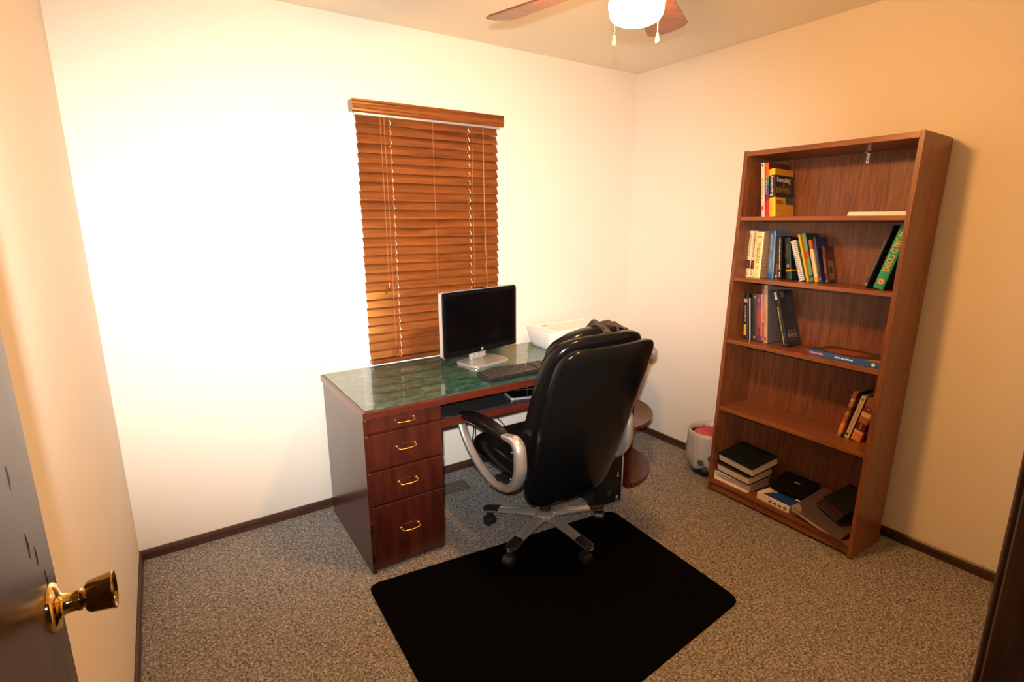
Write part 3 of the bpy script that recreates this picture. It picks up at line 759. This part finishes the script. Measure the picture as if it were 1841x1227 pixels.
def book(label, s, d, t, w, h, dp, bands, lean=0, yaw=0, group=None, name='book', hard=False, bits=(), cat='book'):
    root = empty(name, M=at_shelf(s, d, t, lean, w, yaw)); tag(root, label, cat, group)
    cov = book_mesh(root, w, h, dp, bands, hard)
    for bit in bits:
        kind = bit[0]
        if kind == 'spine':      # ('spine', body, z centre, length, height, colour) reads top to bottom
            _, body, zc, L, Hh, c = bit; text(root, body, L, Hh, colm(c), -Z_, X_, -Y_, (w/2, -.0002, zc*h))
        elif kind == 'spineup':  # upright letters on the spine
            _, body, zc, L, Hh, c = bit; text(root, body, L, Hh, colm(c), X_, Z_, -Y_, (w/2, -.0002, zc*h))
        elif kind == 'side':
            _, body, yc, zc, L, Hh, c = bit; text(root, body, L, Hh, colm(c), Y_, Z_, X_, (w+.0002, yc*dp, zc*h))
        elif kind == 'bars':     # unreadable small print as little strokes down the spine
            _, za, zb, wd, c = bit; q = BM(); z = zb*h; rnd = random.Random(int(za*1000+h*9999))
            while z > za*h:
                L = rnd.uniform(.004, .010); bx(q, w/2-wd/2, w/2+wd/2*rnd.uniform(.3, 1), -.0008, .0004, z-L, z, 0); z -= L+rnd.uniform(.0015, .004)
            obj('small_print', q, colm(c), root)
        elif kind == 'side_bars': # unreadable small print on the cover seen from the right
            _, ya, yb, zc, Hh, c = bit; q = BM(); y = ya*dp; rnd = random.Random(int(zc*1000))
            while y < yb*dp:
                L = rnd.uniform(.002, .006); bx(q, w-.0003, w+.0008, y, min(y+L, yb*dp), zc*h-Hh/2, zc*h+Hh/2*rnd.uniform(.3, 1), 0); y += L+rnd.uniform(.001, .0025)
            obj('small_print', q, colm(c), root)
        elif kind == 'patch':    # rectangle on the spine
            _, za, zb, xa, xb, c = bit; q = BM(); bx(q, xa*w, xb*w, -.0007, .002, za*h, zb*h, 0); obj('spine_patch', q, colm(c), root)
        elif kind == 'cpatch':   # rectangle on the cover seen from the right
            _, ya, yb, za, zb, c = bit; q = BM(); bx(q, w-.0003, w+.0005, ya*dp, yb*dp, za*h, zb*h, 0); obj('cover_patch', q, colm(c), root)
    return root
cream = (.78, .66, .42); white = (.80, .74, .66); ink = (.03, .025, .02); yel = (.85, .52, .02); blk = (.008, .008, .008)
G1 = 'books on the top shelf'; T1 = 1.511
book('thin cream paperback leaning left on the top shelf, leftmost of its three', .088, .07, T1, .017, .266, .19, [(0, .28, (.80, .55, .42)), (.28, .8, cream), (.8, 1, (.75, .68, .66))], -8, 0, G1, bits=[('bars', .36, .72, .005, (.35, .25, .12)), ('patch', .12, .2, .25, .75, (.5, .04, .03)), ('patch', .93, .97, .4, .7, ink)])
book('rainbow spined paperback leaning left beside the yellow and black book', .106, .07, T1, .023, .264, .19, [(0, .14, (.75, .02, .03), (.10, .012, .01)), (.14, .3, (.5, .01, .03), (.10, .012, .01)), (.3, .42, (.12, .02, .12), (.09, .012, .01)), (.42, .58, (.03, .06, .22), (.09, .012, .01)), (.58, .72, (.02, .2, .13), (.10, .012, .01)), (.72, 1, (.75, .13, .01), (.12, .015, .01))], -8, 0, G1, bits=[('bars', .42, .68, .004, (.6, .55, .5)), ('bars', .78, .92, .004, (.25, .03, .01))])
book('yellow and black paperback about investing on the top shelf', .131, .07, T1, .031, .232, .165, [(0, .40, yel, (.62, .26, .01)), (.40, .87, blk, blk), (.87, 1, yel, (.55, .25, .01))], -8, 0, G1,
     bits=[('spine', 'Investing', .635, .095, .019, (.8, .74, .66)), ('side', 'Investing', .48, .76, .115, .034, (.55, .48, .42)), ('side', 'for', .48, .66, .018, .008, (.35, .18, .03)), ('side', 'DUMMIES', .47, .555, .125, .028, (.26, .12, .01)), ('spine', 'DUMMIES', .22, .06, .013, (.70, .40, .02)), ('cpatch', .56, .97, .26, .41, (.02, .06, .03)), ('side_bars', .08, .42, .325, .007, (.14, .06, .01)), ('side_bars', .08, .45, .28, .008, (.14, .06, .01)), ('side_bars', .08, .3, .13, .003, (.35, .15, .02))])
pp = empty('paper_stack', M=BK @ Matrix.Translation((.636, .105, T1+.0004)) @ Matrix.Rotation(R(2), 4, 'Z')); tag(pp, 'cream coloured pad of papers lying flat on the top shelf', 'paper')
for k in range(3):
    q = BM(); bx(q, -.112+.001*k, .112-.002*k, -.09+.003*k, .12-.002*k, .0055*k+.0002, .0055*(k+1), .0006); obj('sheaf', q, PAPER, pp)

G2 = 'books on the second shelf'; T2 = 1.203
flower = (.38, .08, .06)
book('cream paperback with a flower picture on its spine, leftmost on the second shelf', .020, .098, T2, .022, .239, .15, [(0, 1, cream)], -1.5, 0, G2, bits=[('spine', 'ELECTRIC STYLE', .70, .115, .008, (.12, .08, .05)), ('patch', .18, .37, .12, .9, (.10, .01, .01)), ('patch', .22, .34, .25, .8, flower), ('bars', .04, .14, .006, (.3, .2, .12))])
book('cream paperback with spaced lettering standing left of the thesaurus', .043, .100, T2, .022, .238, .15, [(0, 1, cream)], -1.2, 0, G2, bits=[('bars', .43, .96, .008, (.16, .11, .06)), ('patch', .18, .37, .1, .88, (.10, .01, .01)), ('patch', .21, .33, .2, .75, flower), ('bars', .04, .14, .006, (.3, .2, .12))])
book('thick cream thesaurus paperback on the second shelf', .067, .088, T2, .040, .233, .16, [(0, 1, (.84, .70, .30), (.42, .26, .16))], -1, 0, G2, bits=[('spine', 'THESAURUS', .55, .105, .017, (.06, .05, .04)), ('spineup', 'SUPER', .90, .026, .009, (.12, .10, .06)), ('spineup', '8', .07, .006, .010, (.2, .14, .06)), ('bars', .20, .26, .012, (.55, .42, .18)), ('side_bars', .1, .9, .48, .003, (.20, .12, .08)), ('side_bars', .1, .9, .40, .003, (.20, .12, .08)), ('side_bars', .1, .9, .32, .003, (.20, .12, .08)), ('side_bars', .1, .9, .24, .003, (.20, .12, .08)), ('side_bars', .1, .9, .16, .003, (.20, .12, .08)), ('cpatch', .35, .8, .58, .66, (.05, .035, .03)), ('cpatch', .5, .58, .66, .84, (.05, .035, .03)), ('cpatch', .78, .84, .66, .84, (.05, .035, .03)), ('cpatch', .55, .84, .83, .86, (.05, .035, .03))])
book('blue paperback standing right of the thesaurus', .122, .130, T2, .033, .240, .14, [(0, .12, (.03, .12, .26)), (.12, .5, (.09, .19, .33), (.06, .10, .18)), (.5, .7, (.05, .15, .30)), (.7, 1, (.06, .13, .27))], -4, 0, G2, bits=[('bars', .5, .93, .010, (.30, .36, .42)), ('bars', .2, .44, .008, (.3, .33, .36))])
book('narrow dark brown paperback between the blue book and the black one', .160, .140, T2, .013, .216, .14, [(0, .35, (.16, .045, .025)), (.35, 1, (.04, .015, .01))], -5, 0, G2, bits=[('patch', .03, .09, .2, .8, (.5, .4, .35))])
book('black paperback with white and yellow spine lettering', .176, .140, T2, .018, .216, .14, [(0, 1, blk, (.012, .010, .009))], -6.5, 0, G2, bits=[('bars', .6, .96, .006, (.75, .70, .62)), ('bars', .2, .58, .006, (.72, .55, .10)), ('bars', .04, .16, .006, (.7, .66, .6)), ('cpatch', .2, .7, .5, .6, (.08, .06, .045))])
book('black green paperback with a gold band low on its spine', .222, .134, T2, .028, .210, .14, [(0, .20, (.012, .03, .022)), (.20, .24, (.65, .30, .03)), (.24, 1, (.012, .024, .018), (.008, .010, .009))], -9.5, 0, G2, bits=[('bars', .55, .86, .007, (.09, .075, .04)), ('patch', .30, .36, .3, .75, (.25, .24, .2))])
cb = book('white comb bound booklet leaning left on the second shelf', .291, .134, T2, .026, .203, .14, [(0, 1, (.85, .80, .70), (.3, .27, .22))], -20.5, 0, G2, name='comb_bound_booklet', cat='booklet')
q = BM()
for k in range(19): bx(q, .0015, .0245, -.0012, .003, .008+k*.0102, .0105+k*.0102, 0)
obj('comb_slots', q, colm((.05, .045, .04)), cb)
book('very thin dark green booklet pressed against the white comb bound one', .3205, .132, T2, .007, .195, .14, [(0, 1, (.015, .075, .04))], -20, 0, G2)
book('thin yellow booklet leaning left on the second shelf', .331, .128, T2, .010, .236, .14, [(0, 1, (.85, .42, .03))], -18.8, 0, G2)
book('green paperback with a red band leaning left on the second shelf', .343, .133, T2, .018, .240, .14, [(0, .08, (.06, .22, .13)), (.08, .13, (.02, .05, .03)), (.13, .48, (.13, .28, .16), (.012, .04, .03)), (.48, .63, (.45, .05, .03), (.012, .04, .03)), (.63, 1, (.13, .30, .17), (.012, .04, .03))], -17.5, 0, G2)
book('cream paperback with a red top band leaning left on the second shelf', .363, .140, T2, .016, .207, .14, [(0, .12, (.80, .35, .05)), (.12, .78, (.84, .70, .38)), (.78, 1, (.48, .10, .06))], -17, 0, G2, bits=[('bars', .2, .7, .004, (.55, .42, .18))])
book('navy paperback leaning against the brown picture book on the second shelf', .381, .150, T2, .013, .222, .13, [(0, 1, (.022, .022, .075))], -16.5, 0, G2, bits=[('patch', .06, .1, .2, .8, (.25, .25, .35)), ('bars', .4, .85, .004, (.12, .12, .2))])
book('small dark brown paperback with a tan cover picture, rightmost of its leaning row', .396, .172, T2, .017, .176, .078, [(0, 1, (.06, .028, .02), (.045, .018, .012))], -14.5, 0, G2, bits=[('bars', .3, .75, .006, (.35, .17, .08)), ('cpatch', .15, .9, .66, .82, (.11, .025, .03)), ('cpatch', .22, .85, .08, .6, (.28, .13, .05)), ('cpatch', .3, .6, .25, .42, (.10, .04, .02)), ('patch', .02, .07, .2, .8, (.15, .17, .15))])
book('thin dark blue grey paperback leaning right against the green coin book', .598, .100, T2, .012, .281, .15, [(0, 1, (.05, .045, .055), (.03, .03, .03))], 14.3, 0, G2, bits=[('bars', .2, .75, .004, (.22, .22, .28)), ('patch', .04, .08, .2, .8, (.3, .25, .2))])
book('thick green coin catalogue leaning against the right side of the bookcase', .6445, .080, T2, .040, .282, .15, [(0, 1, (.015, .30, .19), (.006, .045, .03))], 13.8, 0, G2,
     bits=[('spine', 'WORLD COINS', .58, .175, .025, (.85, .42, .02)), ('spineup', 'kp', .115, .012, .012, (.02, .02, .02))])
# round badge on the coin book spine
def add_to(rootname_label, fn):
    for o in bpy.data.objects:
        if o.get('label') == rootname_label: fn(o)
def badge(o):
    q = BM(); lathe(q, [(0, 0), (.0125, 0), (.012, .0005), (0, .0005)], 24, Matrix.Translation((.020, .0004, .115*.282)) @ Matrix.Rotation(R(90), 4, 'X')); obj('round_badge', q, colm((.85, .35, .03)), o)
add_to('thick green coin catalogue leaning against the right side of the bookcase', badge)

G3 = 'books on the middle shelf'; T3 = .872
book('black paperback with a yellow block low on its spine', .048, .100, T3, .026, .238, .15, [(0, 1, (.010, .010, .010))], -6, 0, G3, bits=[('bars', .38, .76, .012, (.24, .22, .19)), ('patch', .08, .33, .18, .72, (.68, .36, .03)), ('patch', .82, .9, .15, .8, (.42, .34, .26))])
book('very thin white booklet between dark books on the middle shelf', .088, .096, T3, .006, .223, .15, [(0, 1, (.75, .70, .64), (.05, .04, .04))], -7.5, 0, G3, name='booklet', cat='booklet')
book('dark charcoal hardback left of the purple book on the middle shelf', .097, .100, T3, .028, .247, .15, [(0, 1, (.026, .022, .022))], -7.6, 0, G3, hard=True, bits=[('patch', .05, .09, .5, .8, (.4, .38, .36)), ('patch', .9, .94, .6, .9, (.3, .28, .26))])
book('purple and maroon paperback on the middle shelf', .127, .100, T3, .032, .249, .15, [(0, .12, (.16, .03, .08)), (.12, .2, (.34, .08, .07)), (.2, .72, (.36, .07, .05)), (.72, 1, (.22, .045, .10))], -7.6, 0, G3, bits=[('patch', .84, .9, .3, .6, (.35, .15, .2)), ('bars', .1, .3, .01, (.10, .02, .06))])
book('thin magenta paperback with white lettering on the middle shelf', .161, .098, T3, .012, .296, .15, [(0, 1, (.22, .02, .07))], -7.4, 0, G3, bits=[('bars', .36, .93, .005, (.75, .62, .6)), ('patch', .05, .08, .3, .7, (.8, .7, .7))])
book('tall grey tan paperback on the middle shelf', .175, .086, T3, .021, .299, .17, [(0, .92, (.50, .28, .17), (.14, .12, .12)), (.92, 1, (.50, .28, .17), (.19, .165, .165))], -7.2, 0, G3, bits=[('bars', .3, .6, .007, (.25, .13, .09)), ('patch', .05, .11, .25, .75, (.14, .09, .07)), ('cpatch', .1, .9, .9, .91, (.06, .05, .05))])
book('large black hardback leaning left on the middle shelf', .272, .098, T3, .024, .285, .13, [(0, 1, (.014, .012, .011), (.012, .010, .009))], -18, 0, G3, hard=True,
     bits=[('bars', .06, .70, .007, (.45, .35, .10)), ('patch', .84, .97, .2, .7, (.62, .56, .48)), ('side', 'ANIMAL', .52, .18, .085, .028, (.26, .20, .17)), ('side_bars', .25, .8, .265, .008, (.14, .11, .09)), ('side_bars', .3, .85, .10, .006, (.10, .08, .07)), ('cpatch', .12, .38, .87, .98, (.14, .11, .10)), ('cpatch', .55, .85, .62, .88, (.035, .035, .022))])
cd = BM(); bx(cd, -.019, .019, -.010, .010, 0, .003, .0008); o = obj('card', cd, colm((.55, .03, .02))); o.matrix_world = BK @ Matrix.Translation((.404, .018, T3+.0006)) @ Matrix.Rotation(R(-8), 4, 'Z'); tag(o, 'small red card lying at the front of the middle shelf', 'card')
# big flat book lying on the shelf: spine along the shelf front
M = BK @ Matrix.Translation((.422, .052, T3+.0004)) @ Matrix.Rotation(R(-3), 4, 'Z')
fb = empty('flat_book', M=M); tag(fb, 'large blue spined book lying flat on the middle shelf', 'book')
q = BM(); mats = [colm((.02, .10, .32)), colm((.045, .035, .028)), colm((.35, .05, .025)), colm((.45, .22, .03))]
Lf, Df, Hf = .328, .190, .025
bx(q, 0, Lf, 0, .004, 0, Hf, .0015, None, 0); bx(q, 0, Lf, .003, Df, Hf-.0025, Hf, 0, None, 1); bx(q, 0, Lf, .003, Df, 0, .0025, 0, None, 0)
obj('cover', q, mats, fb)
q = BM(); prism(q, [(.03, .06), (.10, .03), (.19, .05), (.24, .12), (.16, .15), (.06, .13)], Hf-.0001, Hf+.0004, 0); obj('cover_picture', q, mats[2], fb)
q = BM(); prism(q, [(.24, .006), (.327, .006), (.327, .06), (.28, .05)], Hf-.0001, Hf+.0003, 0); obj('cover_corner', q, mats[3], fb)
q = BM(); bx(q, .003, Lf-.003, .004, Df-.004, .0025, Hf-.0025, 0); obj('page_block', q, PAGES, fb)
for xa, words, hh, c in ((.012, (.030, .030), .011, (.66, .26, .18)), (.130, (.024, .013, .034), .008, (.82, .80, .80))):
    q = BM(); rnd = random.Random(3)
    for wl in words:
        x = xa
        while x < xa+wl:
            L = rnd.uniform(.003, .006); k = rnd.uniform(.7, 1); bx(q, x, min(x+L, xa+wl), -.0007, .0003, .0125-hh/2, .0125-hh/2+hh*k, 0); x += L+.0012
        xa += wl+.004
    obj('small_print', q, colm(c), fb)
q = BM(); lathe(q, [(0, 0), (.008, 0), (.0078, .0006), (0, .0006)], 20, Matrix.Translation((.293, .0003, .0125)) @ Matrix.Rotation(R(90), 4, 'X')); obj('round_badge', q, colm((.8, .78, .76)), fb)

G4 = 'books on the lower shelf'; T4 = .496
book('orange floral paperback leaning right, leftmost on the lower shelf', .577, .118, T4, .018, .234, .13, [(0, .08, (.30, .18, .10)), (.08, .16, (.70, .28, .14)), (.16, .32, (.80, .25, .02)), (.32, .45, (.42, .13, .04)), (.45, .58, (.34, .19, .05)), (.58, .68, (.22, .05, .02)), (.68, .86, (.42, .17, .09)), (.86, 1, (.30, .09, .03))], 11, 0, G4, bits=[('patch', .8, .84, .2, .8, (.6, .45, .32)), ('patch', .2, .28, .25, .7, (.9, .35, .02)), ('patch', .5, .54, .3, .8, (.5, .32, .08))])
book('cream paperback leaning right between the orange and the brown books', .606, .130, T4, .022, .222, .13, [(0, 1, (.50, .40, .28), (.03, .03, .03))], 12, 0, G4, bits=[('patch', .02, .98, .82, 1, (.62, .40, .28)), ('patch', .07, .12, .2, .55, (.04, .04, .04)), ('patch', .9, .94, .3, .7, (.15, .12, .10)), ('bars', .2, .8, .003, (.32, .25, .18))])
book('brown and tan old hardback with maroon bands on the lower shelf', .635, .128, T4, .041, .216, .13, [(0, .19, (.58, .20, .045)), (.19, .235, (.72, .42, .24)), (.235, .42, (.10, .012, .014)), (.42, .57, (.34, .12, .045)), (.57, .67, (.66, .40, .18)), (.67, .72, (.20, .04, .04)), (.72, .80, (.12, .012, .014)), (.80, 1, (.22, .085, .035))], 12, 0, G4, hard=True, bits=[('bars', .26, .40, .009, (.40, .17, .15)), ('patch', .745, .775, .35, .65, (.4, .2, .2)), ('patch', .07, .09, .4, .6, (.75, .45, .2))])
book('dark blue black book squeezed against the side on the lower shelf', .681, .165, T4, .020, .208, .085, [(0, .12, (.04, .045, .045)), (.12, 1, (.012, .016, .02))], 11.5, 0, G4, bits=[('patch', .03, .08, .3, .7, (.14, .13, .11)), ('bars', .2, .7, .006, (.06, .06, .06))])

# bottom shelf: stack of binder and albums
T5 = .067; G5 = 'binder and albums stacked on the bottom shelf'
def binder_open(root, w, d, h, cov, inner, fill):
    """flat lying ring binder, its hollow spine side facing the room"""
    q = BM(); bx(q, 0, w, 0, d, 0, .003, .001); bx(q, 0, w, 0, d, h-.003, h, .001); bx(q, 0, .003, 0, d*.0+.22*d, 0, h, .001); obj('cover', q, cov, root)
    q = BM(); bx(q, .004, w-.004, .028, d-.006, .003, h-.006, 0); obj('page_block', q, fill, root)
    q = BM()
    for u in (.25, .5, .75): tube(q, [(w*u, .030, .006), (w*u, .012, .012), (w*u, .010, h*.6), (w*u, .028, h*.8)], .0015, 6)
    obj('rings', q, STEEL, root)
bd = empty('ring_binder', M=BK @ Matrix.Translation((.022, .022, T5+.0004))); tag(bd, 'white ring binder at the bottom of the stack on the bottom shelf', 'binder', G5)
binder_open(bd, .208, .215, .046, PAPER, None, PAGES)
def album(label, M, w, d, h, cov, edge):
    root = empty('photo_album', M=M); tag(root, label, 'album', G5)
    q = BM(); bx(q, 0, w, 0, d, 0, .004, .001); bx(q, 0, w, 0, d, h-.004, h, .001); obj('cover', q, cov, root)
    q = BM(); bx(q, .005, w-.003, .004, d-.006, .004, h-.004, .002); obj('page_block', q, edge, root)
    return root
EDGE = plain('album_pages', (.62, .52, .38), .6); BLKC = plain('dark_green_black_cover', (.006, .010, .008), .5, 0, 0, .2); BRC = plain('dark_brown_cover', (.025, .010, .010), .4)
album('dark covered photo album in the middle of the stack on the bottom shelf', BK @ Matrix.Translation((.026, .030, .1165)) @ Matrix.Rotation(R(-5), 4, 'Z') @ Matrix.Rotation(R(7), 4, 'X'), .215, .195, .046, BRC, EDGE)
album('photo album with a green black cover on top of the stack on the bottom shelf', BK @ Matrix.Translation((.022, .046, .1690)) @ Matrix.Rotation(R(-8), 4, 'Z') @ Matrix.Rotation(R(13), 4, 'X'), .236, .195, .048, BLKC, EDGE)
# blue and white box
bo = empty('cardboard_box', M=BK @ Matrix.Translation((.286, .022, T5+.0004)) @ Matrix.Rotation(R(-3), 4, 'Z')); tag(bo, 'flat blue and white box lying on the bottom shelf', 'box')
q = BM(); bx(q, 0, .180, 0, .20, 0, .036, .0015); obj('carton', q, plain('box_white', (.74, .68, .66), .5), bo)
q = BM(); prism(q, [(.03, .006), (.178, .006), (.178, .198), (.015, .198), (.022, .12), (.045, .06)], .0358, .0366, 0); pb = obj('blue_panel', q, plain('box_blue', (.012, .06, .26), .4), bo)
q = BM(); bx(q, .035, .058, .07, .10, .0364, .0369, 0); obj('pale_patch', q, colm((.5, .5, .5)), pb)
q = BM()
for k in range(3): prism(q, [(.066+.026*k, .010), (.088+.026*k, .010), (.084+.026*k, .020), (.072+.026*k, .021)], 0, .0007, 0, Matrix(((1, 0, 0, 0), (0, 0, -1, .0002), (0, 1, 0, 0), (0, 0, 0, 1))))
obj('printed_symbols', q, colm((.07, .05, .13)), bo)
q = BM(); lathe(q, [(0, 0), (.010, 0), (.010, .0007), (0, .0007)], 20, Matrix.Translation((.158, .0002, .016)) @ Matrix.Rotation(R(90), 4, 'X')); obj('round_mark', q, colm((.16, .22, .18)), bo)
q = BM(); bx(q, .02, .10, -.0007, .0003, .0265, .0275, 0); obj('fold_line', q, colm((.35, .3, .3)), bo)
# black zip case resting on the box
zc = empty('laptop_sleeve', M=BK @ Matrix.Translation((.300, .105, .1045)) @ Matrix.Rotation(R(2), 4, 'Z') @ Matrix.Rotation(R(19), 4, 'X')); tag(zc, 'black padded case with a small silver tag lying on the blue box', 'case')
q = BM(); pad(q, .095, .078, .012, .22, .35, lambda x, y, z: (x+.095, z+.078, y+.014), 64, 16); obj('case_body', q, plain('case_fabric', (.004, .004, .005), .8, 0, 0, .08), zc, True)
q = BM(); bx(q, .085, .118, .088, .095, .0255, .0268, .0005, Matrix.Translation((0, 0, 0))); obj('silver_tag', q, SILVP, zc)
q = BM(); bx(q, .445, .475, .10, .15, .1075, .1095, .0003); bmesh.ops.transform(q, matrix=BK, verts=q.verts); tag(obj('paper_slip', q, PAPER), 'small cream paper slip between the black case and the purple grey folder', 'paper')
# purple grey folder sloping down off the box
A0 = Vector((.487, -.012, .120)); A1 = Vector((.712, -.030, .0775)); A2 = Vector((.535, .235, .185))
ux = (A1-A0).normalized(); uy = (A2-A0); uy = (uy - ux*uy.dot(ux)).normalized(); uz = ux.cross(uy).normalized()
FM = BK @ frame(ux, uy, uz, A0)
fo = empty('folder', M=FM); tag(fo, 'purple grey folder full of paper sloping down over the end of the box', 'folder')
q = BM(); fl_ = [(0, .012), (.010, 0), (.235, 0), (.245, .02), (.245, .235), (.235, .245), (.01, .245), (0, .235)]
prism(q, fl_, -.002, .001, .0005); obj('cover', q, plain('folder_purple_grey', (.075, .048, .055), .45), fo)
q = BM(); t = bmesh.new()
va = [(.002, .002, -.0025), (.175, .001, -.0025), (.243, .01, -.002), (.240, .22, -.002), (.01, .22, -.0025)]; vb = [(.004, .004, -.022), (.15, .003, -.022), (.238, .012, -.004), (.235, .2, -.006), (.012, .2, -.022)]
a_ = [t.verts.new(v) for v in va]; b_ = [t.verts.new(v) for v in vb]; t.faces.new(a_); t.faces.new(b_)
for i in range(5): t.faces.new((a_[i], a_[(i+1) % 5], b_[(i+1) % 5], b_[i]))
merge(q, t); obj('paper_sheets', q, EDGE, fo)
q = BM(); prism(q, [(.0, .002), (.05, .002), (.03, .035), (.002, .05)], .0008, .0014, 0); obj('corner_label', q, colm((.22, .22, .16)), fo)
# dark cases leaning at the right end
GD = 'dark cases at the right end of the bottom shelf'
c0 = Vector((.566, .062, .150)); ux = Vector((.150, -.045, -.034)).normalized(); uy = Vector((.02, .12, .055)); uy = (uy-ux*uy.dot(ux)).normalized(); uz = ux.cross(uy).normalized()
for k, (lab, c) in enumerate((('black disc case with tan print, lowest of the sloping pile', (.035, .022, .014)), ('dark disc case with a red streak, middle of the sloping pile', (.05, .012, .012)), ('plain black disc case on top of the sloping pile', (.010, .010, .010)))):
    M = BK @ frame(ux, uy, uz, c0 + uz*(.0155*k) + uy*(.016*k) + ux*(.004*k))
    dc = empty('disc_case', M=M); tag(dc, lab, 'case', GD)
    q = BM(); bx(q, 0, .130, 0, .155, 0, .014, .0015); obj('shell', q, BLKG, dc)
    q = BM(); bx(q, .004, .126, .004, .151, .0138, .0146, 0); obj('front_sleeve', q, colm(c, .25), dc)
    q = BM(); rnd = random.Random(k)
    for j in range(14): bx(q, .008+j*.0085, .013+j*.0085+rnd.uniform(0, .002), -.0008, .0004, .004+rnd.uniform(0, .002), .010, 0)
    obj('spine_print', q, colm(((.20, .13, .08), (.22, .05, .04), (.03, .03, .03))[k]), dc)

# ------------------------------------------------------------------ waste bin behind the bookcase
wb = empty('wastebasket', (2.893, -.868, 0)); tag(wb, 'small wastebasket lined with a white plastic bag beside the bookcase', 'wastebasket')
b = BM(); lathe(b, [(0, .001), (.095, .001), (.097, .004), (.122, .262), (.124, .266), (.119, .266), (.094, .01), (0, .008)], 40); obj('bin', b, BLKP, wb, True, 35)
t = bmesh.new(); rr = []
for j, (r_, z) in enumerate(((.113, .245), (.116, .262), (.122, .274), (.131, .272), (.132, .25), (.130, .20), (.132, .14), (.130, .09), (.122, .055), (.112, .045))):
    row = []
    for k in range(64):
        a = 2*math.pi*k/64
        f = 1 + (.045*math.sin(7*a+j*.6)+.028*math.sin(17*a-j)+.02*math.sin(29*a+2*j))*(j/9.) if j > 2 else 1
        row.append(t.verts.new((r_*f*math.cos(a), r_*f*math.sin(a), z + (.006*math.sin(5*a+j) if j > 4 else 0))))
    rr.append(row)
for A, B in zip(rr, rr[1:]):
    for k in range(64): t.faces.new((A[k], A[(k+1) % 64], B[(k+1) % 64], B[k]))
b = BM(); merge(b, t)
BAG = plain('bag_white', (.42, .40, .40), .3); o = obj('bag_liner', b, BAG, wb, True)
b = BM()
for (a0, z, s_) in ((196, .10, .02), (222, .135, .022), (240, .08, .024), (208, .065, .018)):
    a = R(a0); p = Vector((.134*math.cos(a), .134*math.sin(a), z)); M = Matrix.Translation(p) @ Matrix.Rotation(a, 4, 'Z') @ Matrix.Rotation(R(90), 4, 'Y')
    lathe(b, [(0, 0), (s_, 0), (s_*.9, .002), (0, .003)], 14, M)
obj('printed_spots', b, colm((.06, .055, .055)), wb)
t = bmesh.new(); bmesh.ops.create_icosphere(t, subdivisions=3, radius=.1)
for v in t.verts: v.co = Vector((v.co.x, v.co.y, v.co.z*.35+.008*math.sin(v.co.x*90)+.006*math.sin(v.co.y*120))) + Vector((0, 0, .238))
b = BM(); merge(b, t); tag(obj('crumpled_wrapper', b, colm((.42, .03, .03), .3), None, True), 'red crumpled wrapper at the top of the wastebasket', 'rubbish').location = (2.893, -.868, 0)

# ------------------------------------------------------------------ lights
fl = bpy.data.lights.new('camera_flash', 'SPOT'); fl.energy = 600; fl.color = (1, .955, .90); fl.spot_size = R(98); fl.spot_blend = 1.0; fl.shadow_soft_size = .02
fo_ = bpy.data.objects.new('camera_flash', fl); COL.objects.link(fo_); fo_.location = (.185, -2.745, 1.60)
wd = bpy.data.worlds.new('night'); S.world = wd; wd.use_nodes = True; wd.node_tree.nodes['Background'].inputs[0].default_value = (.012, .010, .009, 1); wd.node_tree.nodes['Background'].inputs[1].default_value = 1

# ------------------------------------------------------------------ camera
cam = bpy.data.cameras.new('camera'); cam.sensor_width = 36; cam.lens = 953.38/1841*36; cam.clip_start = .02
co = bpy.data.objects.new('camera', cam); COL.objects.link(co); S.camera = co
yaw, pitch, roll = 0.58295896, 0.22454928, -0.0033405943
f = Vector((math.sin(yaw)*math.cos(pitch), math.cos(yaw)*math.cos(pitch), -math.sin(pitch))); r = Vector((math.cos(yaw), -math.sin(yaw), 0)); u = r.cross(f)
r2 = r*math.cos(roll)+u*math.sin(roll); u2 = -r*math.sin(roll)+u*math.cos(roll)
Mc = Matrix.Identity(4)
for k in range(3): Mc[k][0], Mc[k][1], Mc[k][2] = r2[k], u2[k], -f[k]
Mc.translation = Vector((.239528564, -2.71268797, 1.50680064)); co.matrix_world = Mc
# the flash points where the camera looks, a touch to the left
fo_.rotation_euler = (f - r*.20 + u*.10).to_track_quat('-Z', 'Y').to_euler(); fo_.scale = (1, .62, 1)   # a flash head spreads wider than tall

S.view_settings.view_transform = 'Standard'; S.view_settings.look = 'None'; S.view_settings.gamma = 1; S.view_settings.exposure = 0; S.view_settings.use_curve_mapping = False
S.cycles.use_denoising = True
S.cycles.max_bounces = 8; S.cycles.diffuse_bounces = 5
